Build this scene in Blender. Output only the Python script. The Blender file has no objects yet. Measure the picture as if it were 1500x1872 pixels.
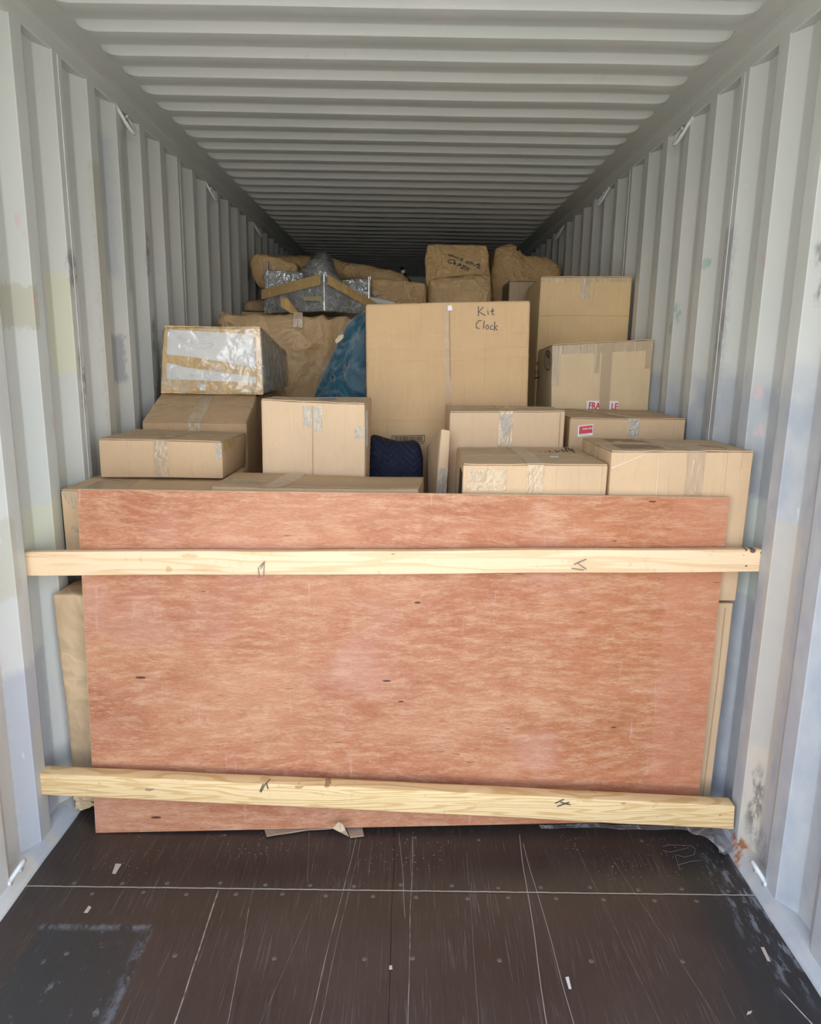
import bpy, bmesh, math, random
from mathutils import Vector, Matrix, noise

# ------------------------------------------------------------------ camera
SC = bpy.context.scene
COL = SC.collection
F_PX, PITCH, YAW, ROLL = 1339.05, 0.2098, 0.0050, 0.0164
CAM = Vector((0.030, 0.0, 1.6518))
fwd = Vector((math.sin(YAW) * math.cos(PITCH), math.cos(YAW) * math.cos(PITCH), -math.sin(PITCH)))
rgt = Vector((math.cos(YAW), -math.sin(YAW), 0))
upv = rgt.cross(fwd)
rgt, upv = math.cos(ROLL) * rgt + math.sin(ROLL) * upv, -math.sin(ROLL) * rgt + math.cos(ROLL) * upv
cd = bpy.data.cameras.new('camera')
cam = bpy.data.objects.new('camera', cd)
COL.objects.link(cam)
cd.sensor_fit = 'HORIZONTAL'; cd.sensor_width = 36.0; cd.lens = F_PX / 1500 * 36
cd.clip_start = 0.02; cd.clip_end = 200
cam.matrix_world = Matrix((
    (rgt.x, upv.x, -fwd.x, CAM.x), (rgt.y, upv.y, -fwd.y, CAM.y), (rgt.z, upv.z, -fwd.z, CAM.z), (0, 0, 0, 1)))
SC.camera = cam

# ------------------------------------------------------------------ light
Y_DOOR, Y_END = 0.30, 10.05
wd = bpy.data.worlds.new('sky'); SC.world = wd; wd.use_nodes = True
nt = wd.node_tree; nt.nodes.clear()
out = nt.nodes.new('ShaderNodeOutputWorld'); bg = nt.nodes.new('ShaderNodeBackground')
geo = nt.nodes.new('ShaderNodeTexCoord'); sep = nt.nodes.new('ShaderNodeSeparateXYZ')
rmp = nt.nodes.new('ShaderNodeValToRGB')
nt.links.new(geo.outputs['Generated'], sep.inputs[0]); nt.links.new(sep.outputs['Z'], rmp.inputs[0])
rmp.color_ramp.elements[0].position = 0.0; rmp.color_ramp.elements[0].color = (1.0, 0.985, 0.96, 1)
rmp.color_ramp.elements[1].position = 0.42; rmp.color_ramp.elements[1].color = (0.44, 0.55, 0.74, 1)
nt.links.new(rmp.outputs[0], bg.inputs[0]); bg.inputs[1].default_value = 1.35
nt.links.new(bg.outputs[0], out.inputs[0])
sd = bpy.data.lights.new('sun', 'SUN'); sd.energy = 3.6; sd.angle = math.radians(0.6); sd.color = (1.0, 0.93, 0.82)
sun = bpy.data.objects.new('sun', sd); COL.objects.link(sun)
sun.rotation_euler = (math.radians(-42), math.radians(18), 0)     # high sun from behind the container: lights the yard only
pd = bpy.data.lights.new('doorway_portal', 'AREA'); pd.shape = 'RECTANGLE'; pd.size = 2.3; pd.size_y = 2.6
pd.cycles.is_portal = True
po = bpy.data.objects.new('doorway_portal', pd); COL.objects.link(po)
po.location = (0, Y_DOOR - 0.02, 1.32); po.rotation_euler = (math.radians(90), 0, 0)
SC.view_settings.view_transform = 'Standard'; SC.view_settings.look = 'None'
SC.view_settings.gamma = 1.0; SC.view_settings.use_curve_mapping = False
SC.view_settings.exposure = 2.36
SC.cycles.max_bounces = 14; SC.cycles.diffuse_bounces = 9; SC.cycles.transparent_max_bounces = 24
SC.cycles.glossy_bounces = 4; SC.cycles.use_denoising = True
SC.cycles.caustics_reflective = False; SC.cycles.caustics_refractive = False

# ------------------------------------------------------------------ geometry helpers
def ray(px, py):
    return fwd + rgt * ((px - 750) / F_PX) - upv * ((py - 936) / F_PX)
def atY(px, py, y):
    d = ray(px, py); return CAM + d * ((y - CAM.y) / d.y)
def atX(px, py, x):
    d = ray(px, py); return CAM + d * ((x - CAM.x) / d.x)
def atZ(px, py, z):
    d = ray(px, py); return CAM + d * ((z - CAM.z) / d.z)

class MB:
    """collects vertices and faces in world space, links them as ONE mesh object"""
    def __init__(s): s.v = []; s.f = []
    def add(s, verts, faces):
        o = len(s.v); s.v += [Vector(a) for a in verts]; s.f += [tuple(i + o for i in q) for q in faces]; return s
    def box(s, a, b):
        x0, y0, z0 = a; x1, y1, z1 = b
        return s.add([(x0, y0, z0), (x1, y0, z0), (x1, y1, z0), (x0, y1, z0), (x0, y0, z1), (x1, y0, z1), (x1, y1, z1), (x0, y1, z1)],
                     [(0, 3, 2, 1), (4, 5, 6, 7), (0, 1, 5, 4), (1, 2, 6, 5), (2, 3, 7, 6), (3, 0, 4, 7)])
    def tube(s, pts, r, seg=8, cap=True):
        pts = [Vector(p) for p in pts]; n = len(pts)
        rr = r if isinstance(r, (list, tuple)) else [r] * n
        vs = []; ref = None
        for i, p in enumerate(pts):
            t = (pts[min(i + 1, n - 1)] - pts[max(i - 1, 0)]).normalized()
            if ref is None:
                ref = t.cross(Vector((0.13, 0.31, 0.94)))
                if ref.length < 1e-3: ref = t.cross(Vector((1, 0, 0)))
            ref = (ref - t * ref.dot(t)).normalized(); b = t.cross(ref)
            for k in range(seg):
                a = 2 * math.pi * k / seg
                vs.append(p + (ref * math.cos(a) + b * math.sin(a)) * rr[i])
        fs = []
        for i in range(n - 1):
            for k in range(seg):
                k2 = (k + 1) % seg
                fs.append((i * seg + k, i * seg + k2, (i + 1) * seg + k2, (i + 1) * seg + k))
        if cap: fs += [tuple(range(seg))[::-1], tuple((n - 1) * seg + k for k in range(seg))]
        return s.add(vs, fs)
    def slab(s, grid, nrm, th):
        """grid[i][j] of points, closed slab of thickness th along nrm (function or vector)"""
        n, m = len(grid), len(grid[0]); vs = []
        N = (lambda p: nrm) if not callable(nrm) else nrm
        for lay in (0, 1):
            for i in range(n):
                for j in range(m):
                    vs.append(grid[i][j] + N(grid[i][j]) * (th * lay))
        I = lambda l, i, j: l * n * m + i * m + j
        fs = []
        for i in range(n - 1):
            for j in range(m - 1):
                fs.append((I(1, i, j), I(1, i + 1, j), I(1, i + 1, j + 1), I(1, i, j + 1)))
                fs.append((I(0, i, j), I(0, i, j + 1), I(0, i + 1, j + 1), I(0, i + 1, j)))
        for i in range(n - 1):
            fs.append((I(0, i, 0), I(0, i + 1, 0), I(1, i + 1, 0), I(1, i, 0)))
            fs.append((I(0, i + 1, m - 1), I(0, i, m - 1), I(1, i, m - 1), I(1, i + 1, m - 1)))
        for j in range(m - 1):
            fs.append((I(0, 0, j + 1), I(0, 0, j), I(1, 0, j), I(1, 0, j + 1)))
            fs.append((I(0, n - 1, j), I(0, n - 1, j + 1), I(1, n - 1, j + 1), I(1, n - 1, j)))
        return s.add(vs, fs)
    def build(s, name, mat, parent=None, smooth=False, origin=None, recalc=True):
        me = bpy.data.meshes.new(name)
        if parent is not None: org = Vector(parent['_loc'])
        elif origin is not None: org = Vector(origin)
        else:
            xs = [v.x for v in s.v]; ys = [v.y for v in s.v]; zs = [v.z for v in s.v]
            org = Vector(((min(xs) + max(xs)) / 2, (min(ys) + max(ys)) / 2, min(zs)))
        me.from_pydata([tuple(v - org) for v in s.v], [], s.f)
        if recalc:
            bm = bmesh.new(); bm.from_mesh(me); bmesh.ops.recalc_face_normals(bm, faces=bm.faces); bm.to_mesh(me); bm.free()
        o = bpy.data.objects.new(name, me); COL.objects.link(o)
        if mat: me.materials.append(mat)
        if smooth:
            for p in me.polygons: p.use_smooth = True
        if parent is not None: o.parent = parent
        else: o.location = org
        o['_loc'] = tuple(org)
        return o

def tag(o, label, cat, group=None, kind=None):
    o['label'] = label; o['category'] = cat
    if group: o['group'] = group
    if kind: o['kind'] = kind
    return o
def thing(name, loc, label, cat, group=None):
    o = bpy.data.objects.new(name, None); COL.objects.link(o); o.location = loc; o['_loc'] = tuple(loc)
    o.empty_display_size = 0.1
    return tag(o, label, cat, group)
def struct(o):
    o['kind'] = 'structure'; return o

# ------------------------------------------------------------------ shader helpers
class G:
    def __init__(s, name):
        s.m = bpy.data.materials.new(name); s.m.use_nodes = True; s.t = s.m.node_tree; s.t.nodes.clear()
        s.out = s.n('ShaderNodeOutputMaterial'); s.p = s.n('ShaderNodeBsdfPrincipled')
        s.l(s.p.outputs[0], s.out.inputs[0])
        g = s.n('ShaderNodeNewGeometry'); s.pos = g.outputs['Position']; s.nor = g.outputs['True Normal']
        sp = s.n('ShaderNodeSeparateXYZ'); s.l(s.pos, sp.inputs[0]); s.x, s.y, s.z = sp.outputs
    def n(s, t): return s.t.nodes.new(t)
    def l(s, a, b): s.t.links.new(a, b)
    def put(s, inp, v):
        if hasattr(v, 'links') or isinstance(v, bpy.types.NodeSocket): s.l(v, inp)
        elif isinstance(v, (tuple, list)) and len(v) == 3 and inp.type == 'RGBA': inp.default_value = (*v, 1)
        else: inp.default_value = v
    def math(s, op, a, b=0.0, c=0.0, clamp=False):
        n = s.n('ShaderNodeMath'); n.operation = op; n.use_clamp = clamp
        for i, v in enumerate((a, b, c)): s.put(n.inputs[i], v)
        return n.outputs[0]
    def add(s, a, b): return s.math('ADD', a, b)
    def mul(s, a, b): return s.math('MULTIPLY', a, b)
    def sub(s, a, b): return s.math('SUBTRACT', a, b)
    def vec(s, x, y, z):
        n = s.n('ShaderNodeCombineXYZ')
        for i, v in enumerate((x, y, z)): s.put(n.inputs[i], v)
        return n.outputs[0]
    def sc(s, sx, sy, sz, base=None):
        n = s.n('ShaderNodeVectorMath'); n.operation = 'MULTIPLY'; s.l(base or s.pos, n.inputs[0]); n.inputs[1].default_value = (sx, sy, sz)
        return n.outputs[0]
    def noise(s, vec, scale, detail=3, rough=0.5, dist=0.0, out=0):
        n = s.n('ShaderNodeTexNoise'); s.l(vec, n.inputs['Vector']); n.inputs['Scale'].default_value = scale
        n.inputs['Detail'].default_value = detail; n.inputs['Roughness'].default_value = rough; n.inputs['Distortion'].default_value = dist
        return n.outputs[out]
    def voro(s, vec, scale, feature='F1'):
        n = s.n('ShaderNodeTexVoronoi'); n.feature = feature; s.l(vec, n.inputs['Vector']); n.inputs['Scale'].default_value = scale
        return n.outputs['Distance']
    def ss(s, v, a, b):
        n = s.n('ShaderNodeMapRange'); n.interpolation_type = 'SMOOTHSTEP'; s.put(n.inputs[0], v)
        n.inputs[1].default_value = a; n.inputs[2].default_value = b
        return n.outputs[0]
    def lin(s, v, a, b, c, d):
        n = s.n('ShaderNodeMapRange'); s.put(n.inputs[0], v)
        for i, q in enumerate((a, b, c, d)): n.inputs[i + 1].default_value = q
        return n.outputs[0]
    def mix(s, f, a, b):
        n = s.n('ShaderNodeMix'); n.data_type = 'RGBA'; s.put(n.inputs[0], f); s.put(n.inputs[6], a); s.put(n.inputs[7], b)
        return n.outputs[2]
    def band(s, v, c, w, soft):
        """1 inside |v-c|<w"""
        d = s.math('ABSOLUTE', s.sub(v, c)); return s.ss(d, w + soft, max(w - soft, 0.0))
    def bump(s, h, dist=0.002, st=1.0, prev=None):
        n = s.n('ShaderNodeBump'); s.put(n.inputs['Height'], h); n.inputs['Distance'].default_value = dist; n.inputs['Strength'].default_value = st
        if prev: s.l(prev, n.inputs['Normal'])
        s.l(n.outputs[0], s.p.inputs['Normal']); return n.outputs[0]
    def base(s, c, rough=0.6, spec=0.5, metal=0.0):
        s.put(s.p.inputs['Base Color'], c); s.put(s.p.inputs['Roughness'], rough)
        s.p.inputs['Specular IOR Level'].default_value = spec; s.p.inputs['Metallic'].default_value = metal
        return s.m

def simple(name, c, rough=0.6, spec=0.5, metal=0.0):
    g = G(name); return g.base(c, rough, spec, metal)

# ---- painted steel of the container
PAINT = (0.56, 0.58, 0.54)
def steel(name, patches=(), dirt=(), low=None):
    g = G(name)
    n1 = g.noise(g.pos, 1.4, 4); n2 = g.noise(g.sc(6, 6, 1.2), 3.0, 5, 0.6)
    c = g.mix(g.ss(n1, 0.35, 0.7), PAINT, (0.60, 0.60, 0.57))
    c = g.mix(g.mul(g.ss(n2, 0.60, 0.78), 0.22), c, (0.40, 0.40, 0.39))
    jit = g.mul(g.sub(g.noise(g.pos, 45, 3), 0.5), 0.05)
    jit2 = g.mul(g.sub(g.noise(g.pos, 9, 4), 0.5), 0.10)
    yy = g.add(g.y, jit); zz = g.add(g.z, jit)
    if low:   # a soft-edged repaint over the lower wall
        zlim, col, soft = low
        wob = g.mul(g.sub(g.noise(g.pos, 5.0, 3), 0.5), 0.45)
        m = g.ss(g.sub(g.add(g.z, wob), g.mul(g.sub(g.y, 2.2), -0.05)), zlim + soft, zlim - soft)
        m = g.mul(m, g.lin(g.noise(g.sc(1, 1, 0.7), 16, 3), 0.3, 0.7, 0.55, 1.0))
        c = g.mix(m, c, col)
    for (y0, y1, z0, z1, col, st, soft) in patches:
        m = g.mul(g.band(yy, (y0 + y1) / 2, (y1 - y0) / 2, soft), g.band(zz, (z0 + z1) / 2, (z1 - z0) / 2, soft))
        c = g.mix(g.mul(m, st), c, col)
    sm = g.noise(g.sc(1, 1, 0.45), 38, 5, 0.7)
    for (yc, zc, ry, rz, col) in dirt:
        dy = g.mul(g.sub(g.add(g.y, jit2), yc), 1 / ry); dz = g.mul(g.sub(g.add(g.z, jit2), zc), 1 / rz)
        d = g.add(g.mul(dy, dy), g.mul(dz, dz))
        c = g.mix(g.mul(g.ss(d, 1.0, 0.1), g.ss(sm, 0.40, 0.60)), c, col)
    # thin pale scratches and chips
    ch = g.noise(g.sc(1, 1, 0.25), 60, 2, 0.5)
    c = g.mix(g.mul(g.ss(ch, 0.74, 0.78), 0.5), c, (0.72, 0.72, 0.68))
    g.bump(g.add(g.noise(g.pos, 9, 2), g.mul(g.noise(g.pos, 90, 3), 0.08)), 0.006, 0.5)
    return g.base(c, g.lin(n1, 0.3, 0.7, 0.42, 0.55), 0.4)

# ---- cardboard
CARDS = {}
def card(base=(0.52, 0.365, 0.225), key=None, flute='x', seed=0.0):
    k = (base, flute, seed)
    if k in CARDS: return CARDS[k]
    g = G('cardboard')
    off = g.n('ShaderNodeVectorMath'); off.operation = 'ADD'; g.l(g.pos, off.inputs[0]); off.inputs[1].default_value = (seed, seed * 1.7, seed * .6); P = off.outputs[0]
    n1 = g.noise(P, 3.0, 4, 0.55); n2 = g.noise(g.sc(1, 1, 0.25, P), 60, 3, 0.6); n3 = g.noise(P, 260, 2, 0.6)
    c = g.mix(g.ss(n1, 0.3, 0.7), tuple(v * 0.93 for v in base), tuple(min(1, v * 1.06) for v in base))
    c = g.mix(g.mul(g.ss(n2, 0.52, 0.75), 0.25), c, tuple(v * 0.80 for v in base))
    c = g.mix(g.mul(g.ss(n3, 0.45, 0.8), 0.22), c, tuple(v * 0.72 for v in base))
    sc1 = g.noise(g.sc(4, 4, 0.3, P), 7, 2)                      # long worn streaks with the flutes
    c = g.mix(g.mul(g.ss(sc1, 0.62, 0.74), 0.15), c, tuple(min(1, v * 1.2) for v in base))
    wave = g.math('SINE', g.mul(g.add(g.x, g.y), 2 * math.pi / 0.0075))
    kink = g.ss(g.noise(g.sc(9, 9, 0.35, P), 5, 2), 0.58, 0.68)
    h = g.add(g.add(g.mul(wave, 0.035), g.mul(g.noise(P, 14, 4), 1.2)), g.mul(kink, 0.7))
    g.bump(h, 0.0016, 0.8)
    m = g.base(c, 0.72, 0.25); CARDS[k] = m; return m

KRAFTS = {}
def kraft(base=(0.64, 0.43, 0.21), scale=4.0):
    k = (base, scale)
    if k in KRAFTS: return KRAFTS[k]
    g = G('kraft_paper')
    n1 = g.noise(g.pos, 4, 4); w = g.noise(g.pos, 3, 3, 0.5, 0.0, 1)
    dist = g.n('ShaderNodeVectorMath'); dist.operation = 'MULTIPLY_ADD'; g.l(w, dist.inputs[0]); dist.inputs[1].default_value = (.25, .25, .25); g.l(g.pos, dist.inputs[2])
    cr = g.math('ABSOLUTE', g.sub(g.noise(dist.outputs[0], scale, 4, 0.55), 0.5))
    cr2 = g.math('ABSOLUTE', g.sub(g.noise(dist.outputs[0], scale * 2.7, 3, 0.55), 0.5))
    c = g.mix(g.ss(n1, 0.3, 0.7), tuple(v * 0.9 for v in base), tuple(v * 1.1 for v in base))
    c = g.mix(g.mul(g.ss(cr, 0.03, 0.0), 0.35), c, tuple(min(1, v * 1.5) for v in base))
    h = g.add(g.mul(cr, -2.8), g.mul(cr2, -0.7))
    g.bump(h, 0.030, 1.0)
    m = g.base(c, 0.5, 0.45); KRAFTS[k] = m; return m

def plastic(name, tint=(0.86, 0.88, 0.88), haze=0.07, scale=9, gloss=0.07, bd=0.02, frk=0.9, crease=0.35):
    g = G(name)
    w = g.noise(g.pos, 4, 3, 0.5, 0.0, 1)
    dist = g.n('ShaderNodeVectorMath'); dist.operation = 'MULTIPLY_ADD'; g.l(w, dist.inputs[0]); dist.inputs[1].default_value = (.3, .3, .3); g.l(g.pos, dist.inputs[2])
    cr = g.math('ABSOLUTE', g.sub(g.noise(dist.outputs[0], scale, 4, 0.6), 0.5))
    cr2 = g.math('ABSOLUTE', g.sub(g.noise(dist.outputs[0], scale * 3.1, 3, 0.5), 0.5))
    bmp = g.n('ShaderNodeBump'); g.l(g.add(g.mul(cr, 2.5), cr2), bmp.inputs['Height']); bmp.inputs['Distance'].default_value = bd
    gl = g.n('ShaderNodeBsdfGlossy'); gl.inputs['Roughness'].default_value = 0.13; gl.inputs['Color'].default_value = (1, 1, 1, 1); g.l(bmp.outputs[0], gl.inputs['Normal'])
    df = g.n('ShaderNodeBsdfDiffuse'); df.inputs['Color'].default_value = (0.75, 0.77, 0.78, 1)
    tr = g.n('ShaderNodeBsdfTransparent'); tr.inputs['Color'].default_value = (*tint, 1)
    m1 = g.n('ShaderNodeMixShader'); g.put(m1.inputs[0], g.math('ADD', haze, g.mul(g.math('MAXIMUM', g.ss(cr, 0.022, 0.0), g.mul(g.ss(cr2, 0.03, 0.0), 0.6)), crease), 0, True)); g.l(tr.outputs[0], m1.inputs[1]); g.l(df.outputs[0], m1.inputs[2])
    m2 = g.n('ShaderNodeMixShader'); fr = g.n('ShaderNodeFresnel'); fr.inputs[0].default_value = 1.5; g.l(bmp.outputs[0], fr.inputs['Normal'])
    g.l(g.math('ADD', g.mul(fr.outputs[0], frk), gloss, 0, True), m2.inputs[0]); g.l(m1.outputs[0], m2.inputs[1]); g.l(gl.outputs[0], m2.inputs[2])
    g.l(m2.outputs[0], g.out.inputs[0]); return g.m

def tape_mat(name, col, alpha, rough=0.18, scale=30, wr=0.006):
    g = G(name)
    cr = g.math('ABSOLUTE', g.sub(g.noise(g.sc(1, 1, 0.3), scale, 3, 0.6), 0.5))
    g.bump(cr, wr, 0.9)
    g.base(g.mix(g.ss(cr, 0.04, 0.0), col, tuple(min(1, v * 1.25) for v in col)), rough, 0.6)
    g.p.inputs['Alpha'].default_value = alpha
    return g.m

M = {}
M['tape'] = tape_mat('clear_tape', (0.66, 0.53, 0.37), 0.55)
M['tape_crinkled'] = tape_mat('crinkled_tape', (0.66, 0.52, 0.34), 0.50, 0.15, 45, 0.010)
M['tape_silver'] = tape_mat('shiny_crinkled_tape', (0.66, 0.60, 0.50), 0.55, 0.12, 60, 0.02)
M['tape_brown'] = tape_mat('brown_tape', (0.62, 0.42, 0.18), 1.0, 0.3, 14, 0.008)
M['plastic'] = plastic('clear_plastic_film')
M['plastic_grey'] = plastic('layered_plastic_film', (0.96, 0.96, 0.96), 0.36, 4.2, 0.09, 0.026, 0.8, .40)
M['film_foam'] = plastic('thin_stretch_film', (.97, .97, .97), 0.03, 2.6, 0.03, 0.014, 0.6, .35)
M['ink'] = simple('black_ink', (0.025, 0.022, 0.03), 0.5)
M['blackplastic'] = simple('black_plastic', (0.012, 0.012, 0.014), 0.3)
M['white'] = simple('white_label_paper', (0.78, 0.78, 0.79), 0.5)
M['red'] = simple('red_label_print', (0.60, 0.045, 0.06), 0.5)
M['redfaded'] = simple('red_print_under_tape', (0.60, 0.38, 0.24), 0.35)
M['staple'] = simple('staple_steel', (0.12, 0.12, 0.13), 0.35, 0.5, 0.8)
M['chrome'] = simple('thin_metal', (0.45, 0.46, 0.45), 0.25, 0.5, 1.0)
M['paintwhite'] = simple('worn_white_paint', (0.62, 0.63, 0.61), 0.4)
M['foam'] = simple('white_foam_board', (0.80, 0.79, 0.75), 0.6)
M['gold'] = simple('pale_brass', (0.62, 0.55, 0.30), 0.3, 0.5, 0.6)
M['darkvoid'] = simple('dark_hole_shade', (0.02, 0.02, 0.02), 0.9)  # near-black colour standing in for the shade inside holes

# ================================================================== the container
P_W = 0.2688
def wall(side):
    x_in = 1.176 * side; ph = 2.5105 if side < 0 else 2.556
    pts = []
    k = -14
    while ph + k * P_W < Y_END + 0.4:
        e = ph + k * P_W
        for dy, dx in ((-0.070, 0), (-0.066, 0), (-0.004, 0), (0.0, 0.0008), (0.004, 0.003), (0.060, 0.033), (0.064, 0.0352), (0.069, 0.036), (0.1295, 0.036), (0.1345, 0.0352), (0.139, 0.033), (0.1945, 0.003)):
            y = e + dy
            if Y_DOOR <= y <= Y_END: pts.append((y, x_in + side * dx))
        k += 1
    zs = [0.0, 0.05, 0.3, 0.6, 0.9, 1.2, 1.5, 1.8, 2.1, 2.4, 2.66]
    mb = MB(); n = len(zs); vs = []
    for (y, x) in pts:
        for z in zs:
            w = 0.0018 * noise.noise(Vector((y * 3, z * 1.6, side * 7)))
            vs.append((x + w, y, z))
    fs = [(i * n + j, (i + 1) * n + j, (i + 1) * n + j + 1, i * n + j + 1) for i in range(len(pts) - 1) for j in range(n - 1)]
    o2 = len(vs)          # outer skin
    for (y, x) in pts:
        for z in (zs[0], zs[-1]): vs.append((x + side * 0.004, y, z))
    fs += [(o2 + i * 2, o2 + i * 2 + 1, o2 + i * 2 + 3, o2 + i * 2 + 2) for i in range(len(pts) - 1)]
    mb.add(vs, fs)
    return mb
YEL = (0.61, 0.615, 0.46); OLV = (0.46, 0.45, 0.34); BLU = (0.40, 0.43, 0.48); GRY = (0.33, 0.335, 0.36); TAN = (0.52, 0.49, 0.42)
DK = (0.24, 0.235, 0.225); GRN = (0.25, 0.40, 0.34)
ml = steel('painted_steel_left', patches=(
    (2.60, 2.72, 1.57, 1.915, YEL, 0.85, 0.006), (2.235, 2.47, 1.72, 1.85, OLV, 0.75, 0.006), (2.315, 2.50, 0.93, 1.145, YEL, 0.75, 0.006),
    (2.02, 2.2, 0.9, 1.15, OLV, .5, .01), (2.10, 2.36, -0.1, 0.66, BLU, 0.75, 0.02), (2.55, 2.80, 0.1, 0.62, (0.36, 0.44, 0.56), 0.6, 0.02),
    (1.95, 2.10, 0.0, 0.72, TAN, 0.5, 0.03), (2.19, 2.235, -0.1, 0.45, TAN, 0.8, 0.02), (3.13, 3.22, 1.52, 1.72, GRY, 0.8, 0.012), (3.13, 3.22, 1.95, 2.5, BLU, 0.55, 0.03),
    (3.28, 3.34, 1.9, 2.55, (0.36, 0.37, 0.33), .6, .02), (2.97, 3.07, 1.2, 2.35, (0.45, 0.43, 0.33), .6, .02)),
    dirt=((2.745, 1.93, 0.05, 0.10, DK), (2.76, 1.56, 0.045, 0.14, DK), (3.55, 2.10, 0.04, 0.12, DK), (3.56, 1.72, 0.04, 0.12, DK), (3.58, 1.45, .05, .12, DK),
          (2.42, 2.03, 0.02, 0.05, (.60, .48, .44)), (2.44, 1.80, 0.02, 0.04, (.62, .42, .36)), (2.5, 1.42, 0.02, 0.04, (.65, .42, .42))))
mr = steel('painted_steel_right', low=(1.60, (0.37, 0.405, 0.455), 0.09), patches=(
    (2.30, 2.50, 0.86, 1.205, (0.55, 0.60, 0.57), 0.9, 0.012), (2.12, 2.24, 0.35, 1.17, TAN, 0.7, 0.015), (2.75, 2.83, 1.40, 2.12, GRY, 0.7, 0.02),
    (3.10, 3.16, 2.0, 2.25, (0.55, 0.52, 0.33), 0.7, 0.015), (2.02, 2.09, 0.2, .8, TAN, .5, .02), (2.14, 2.22, 0.02, 0.42, (0.58, 0.53, 0.44), 0.9, 0.03)),
    dirt=((2.17, 1.90, 0.03, 0.13, DK), (2.80, 1.75, 0.04, 0.16, DK), (3.28, 1.86, 0.02, 0.05, GRN), (3.32, 1.80, 0.03, 0.03, GRN), (3.0, 2.02, 0.03, 0.03, GRN),
          (2.50, 1.98, 0.02, 0.03, (.60, .50, .48)), (2.47, 1.56, 0.03, 0.03, (.60, .49, .49)), (2.44, 1.42, 0.03, 0.03, (.60, .49, .49)), (2.79, 1.86, 0.015, 0.03, (.62, .40, .41)),
          (2.20, 0.03, 0.06, 0.03, (0.35, 0.13, 0.05)), (2.17, 0.22, 0.03, 0.16, (0.2, 0.18, 0.16)), (2.1, 0.1, 0.1, 0.08, (.3, .3, .3))))
mc = steel('painted_steel_roof')
struct(wall(-1).build('wall_left', ml)); struct(wall(1).build('wall_right', mr))

def ceiling():
    PC = 0.197; c0 = 2.436; ys = []
    k = -17
    while c0 + k * PC < Y_END:
        c = c0 + k * PC
        for dy, h in ((-0.019, 0), (-0.016, .0004), (-0.013, 0.0018), (0.009, 0.0235), (0.012, 0.0256), (0.016, 0.026), (0.072, 0.026), (0.076, 0.0256), (0.080, 0.0235), (0.112, 0.0018), (0.116, 0.0004), (.120, 0)):
            if Y_DOOR <= c + dy <= Y_END: ys.append((c + dy, h))
        k += 1
    xs = [-1.24, -1.10, -1.065, -1.055, -1.045, -1.035, -1.02, -1.0, -.97] + [-0.9 + .15 * i for i in range(13)] + [.97, 1.0, 1.02, 1.035, 1.045, 1.055, 1.065, 1.10, 1.24]
    vs = []; n = len(xs)
    for (y, h) in ys:
        for x in xs:
            a = min(1, max(0, (1.062 - abs(x)) / 0.07)); a = math.sqrt(1 - (1 - a) ** 2)
            vs.append((x, y, 2.69 - h * a + 0.003 * noise.noise(Vector((x * 2, y, 3)))))
    fs = [(i * n + j, i * n + j + 1, (i + 1) * n + j + 1, (i + 1) * n + j) for i in range(len(ys) - 1) for j in range(n - 1)]
    mb = MB().add(vs, fs)
    mb.box((-1.24, Y_DOOR, 2.70), (1.24, Y_END, 2.705))
    return mb
ce = struct(ceiling().build('ceiling', mc, smooth=True)); ce.data.set_sharp_from_angle(angle=math.radians(14))
for s, nm in ((-1, 'trim_1'), (1, 'trim_2')):       # top side rails
    mb = MB(); prof = [(1.176, 2.635), (1.176, 2.672), (1.168, 2.686), (1.150, 2.690), (1.150, 2.70), (1.25, 2.70), (1.25, 2.630), (1.180, 2.630)]
    n = len(prof); vs = [(s * x, y, z) for y in (Y_DOOR, Y_END) for x, z in prof]
    mb.add(vs, [(i, (i + 1) % n, n + (i + 1) % n, n + i) for i in range(n)] + [tuple(range(n)), tuple(range(n, 2 * n))])
    struct(mb.build(nm, mc))
for s, nm in ((-1, 'baseboard_left'), (1, 'baseboard_right')):   # bottom angle with sealant bead
    prof = [(1.150, -0.03), (1.150, 0.004), (1.156, 0.012), (1.164, 0.016), (1.172, 0.036), (1.182, 0.044), (1.25, 0.05), (1.25, -0.03)]
    n = len(prof); vs = []; ns = 90
    for i in range(ns + 1):
        y = Y_DOOR + (Y_END - Y_DOOR) * i / ns
        for x, z in prof:
            w = 0.005 * noise.noise(Vector((y * 5, z * 30, s))) if 0 < z < .05 else 0
            vs.append((s * (x + w), y, z + w * 0.5))
    fs = [(i * n + j, i * n + (j + 1) % n, (i + 1) * n + (j + 1) % n, (i + 1) * n + j) for i in range(ns) for j in range(n)]
    mb = MB().add(vs, fs + [tuple(range(n)), tuple(ns * n + j for j in range(n))])
    struct(mb.build(nm, ml if s < 0 else mr, smooth=True))
struct(MB().box((-1.26, Y_END, -0.05), (1.26, Y_END + 0.05, 2.72)).build('wall_back', mc))

for sd_, ys_ in ((-1, (2.745, 4.09, 5.43, 6.78)), (1, (2.79, 4.14, 5.48, 6.82))):
    par = bpy.data.objects['wall_left' if sd_ < 0 else 'wall_right']
    for y_ in ys_:
        MB().tube([(sd_ * 1.1755, y_, .05), (sd_ * 1.1755, y_ + .001, 1.3), (sd_ * 1.1755, y_, 2.63)], .0014, 6).build('weld_seam', M['paintwhite'], par)

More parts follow.
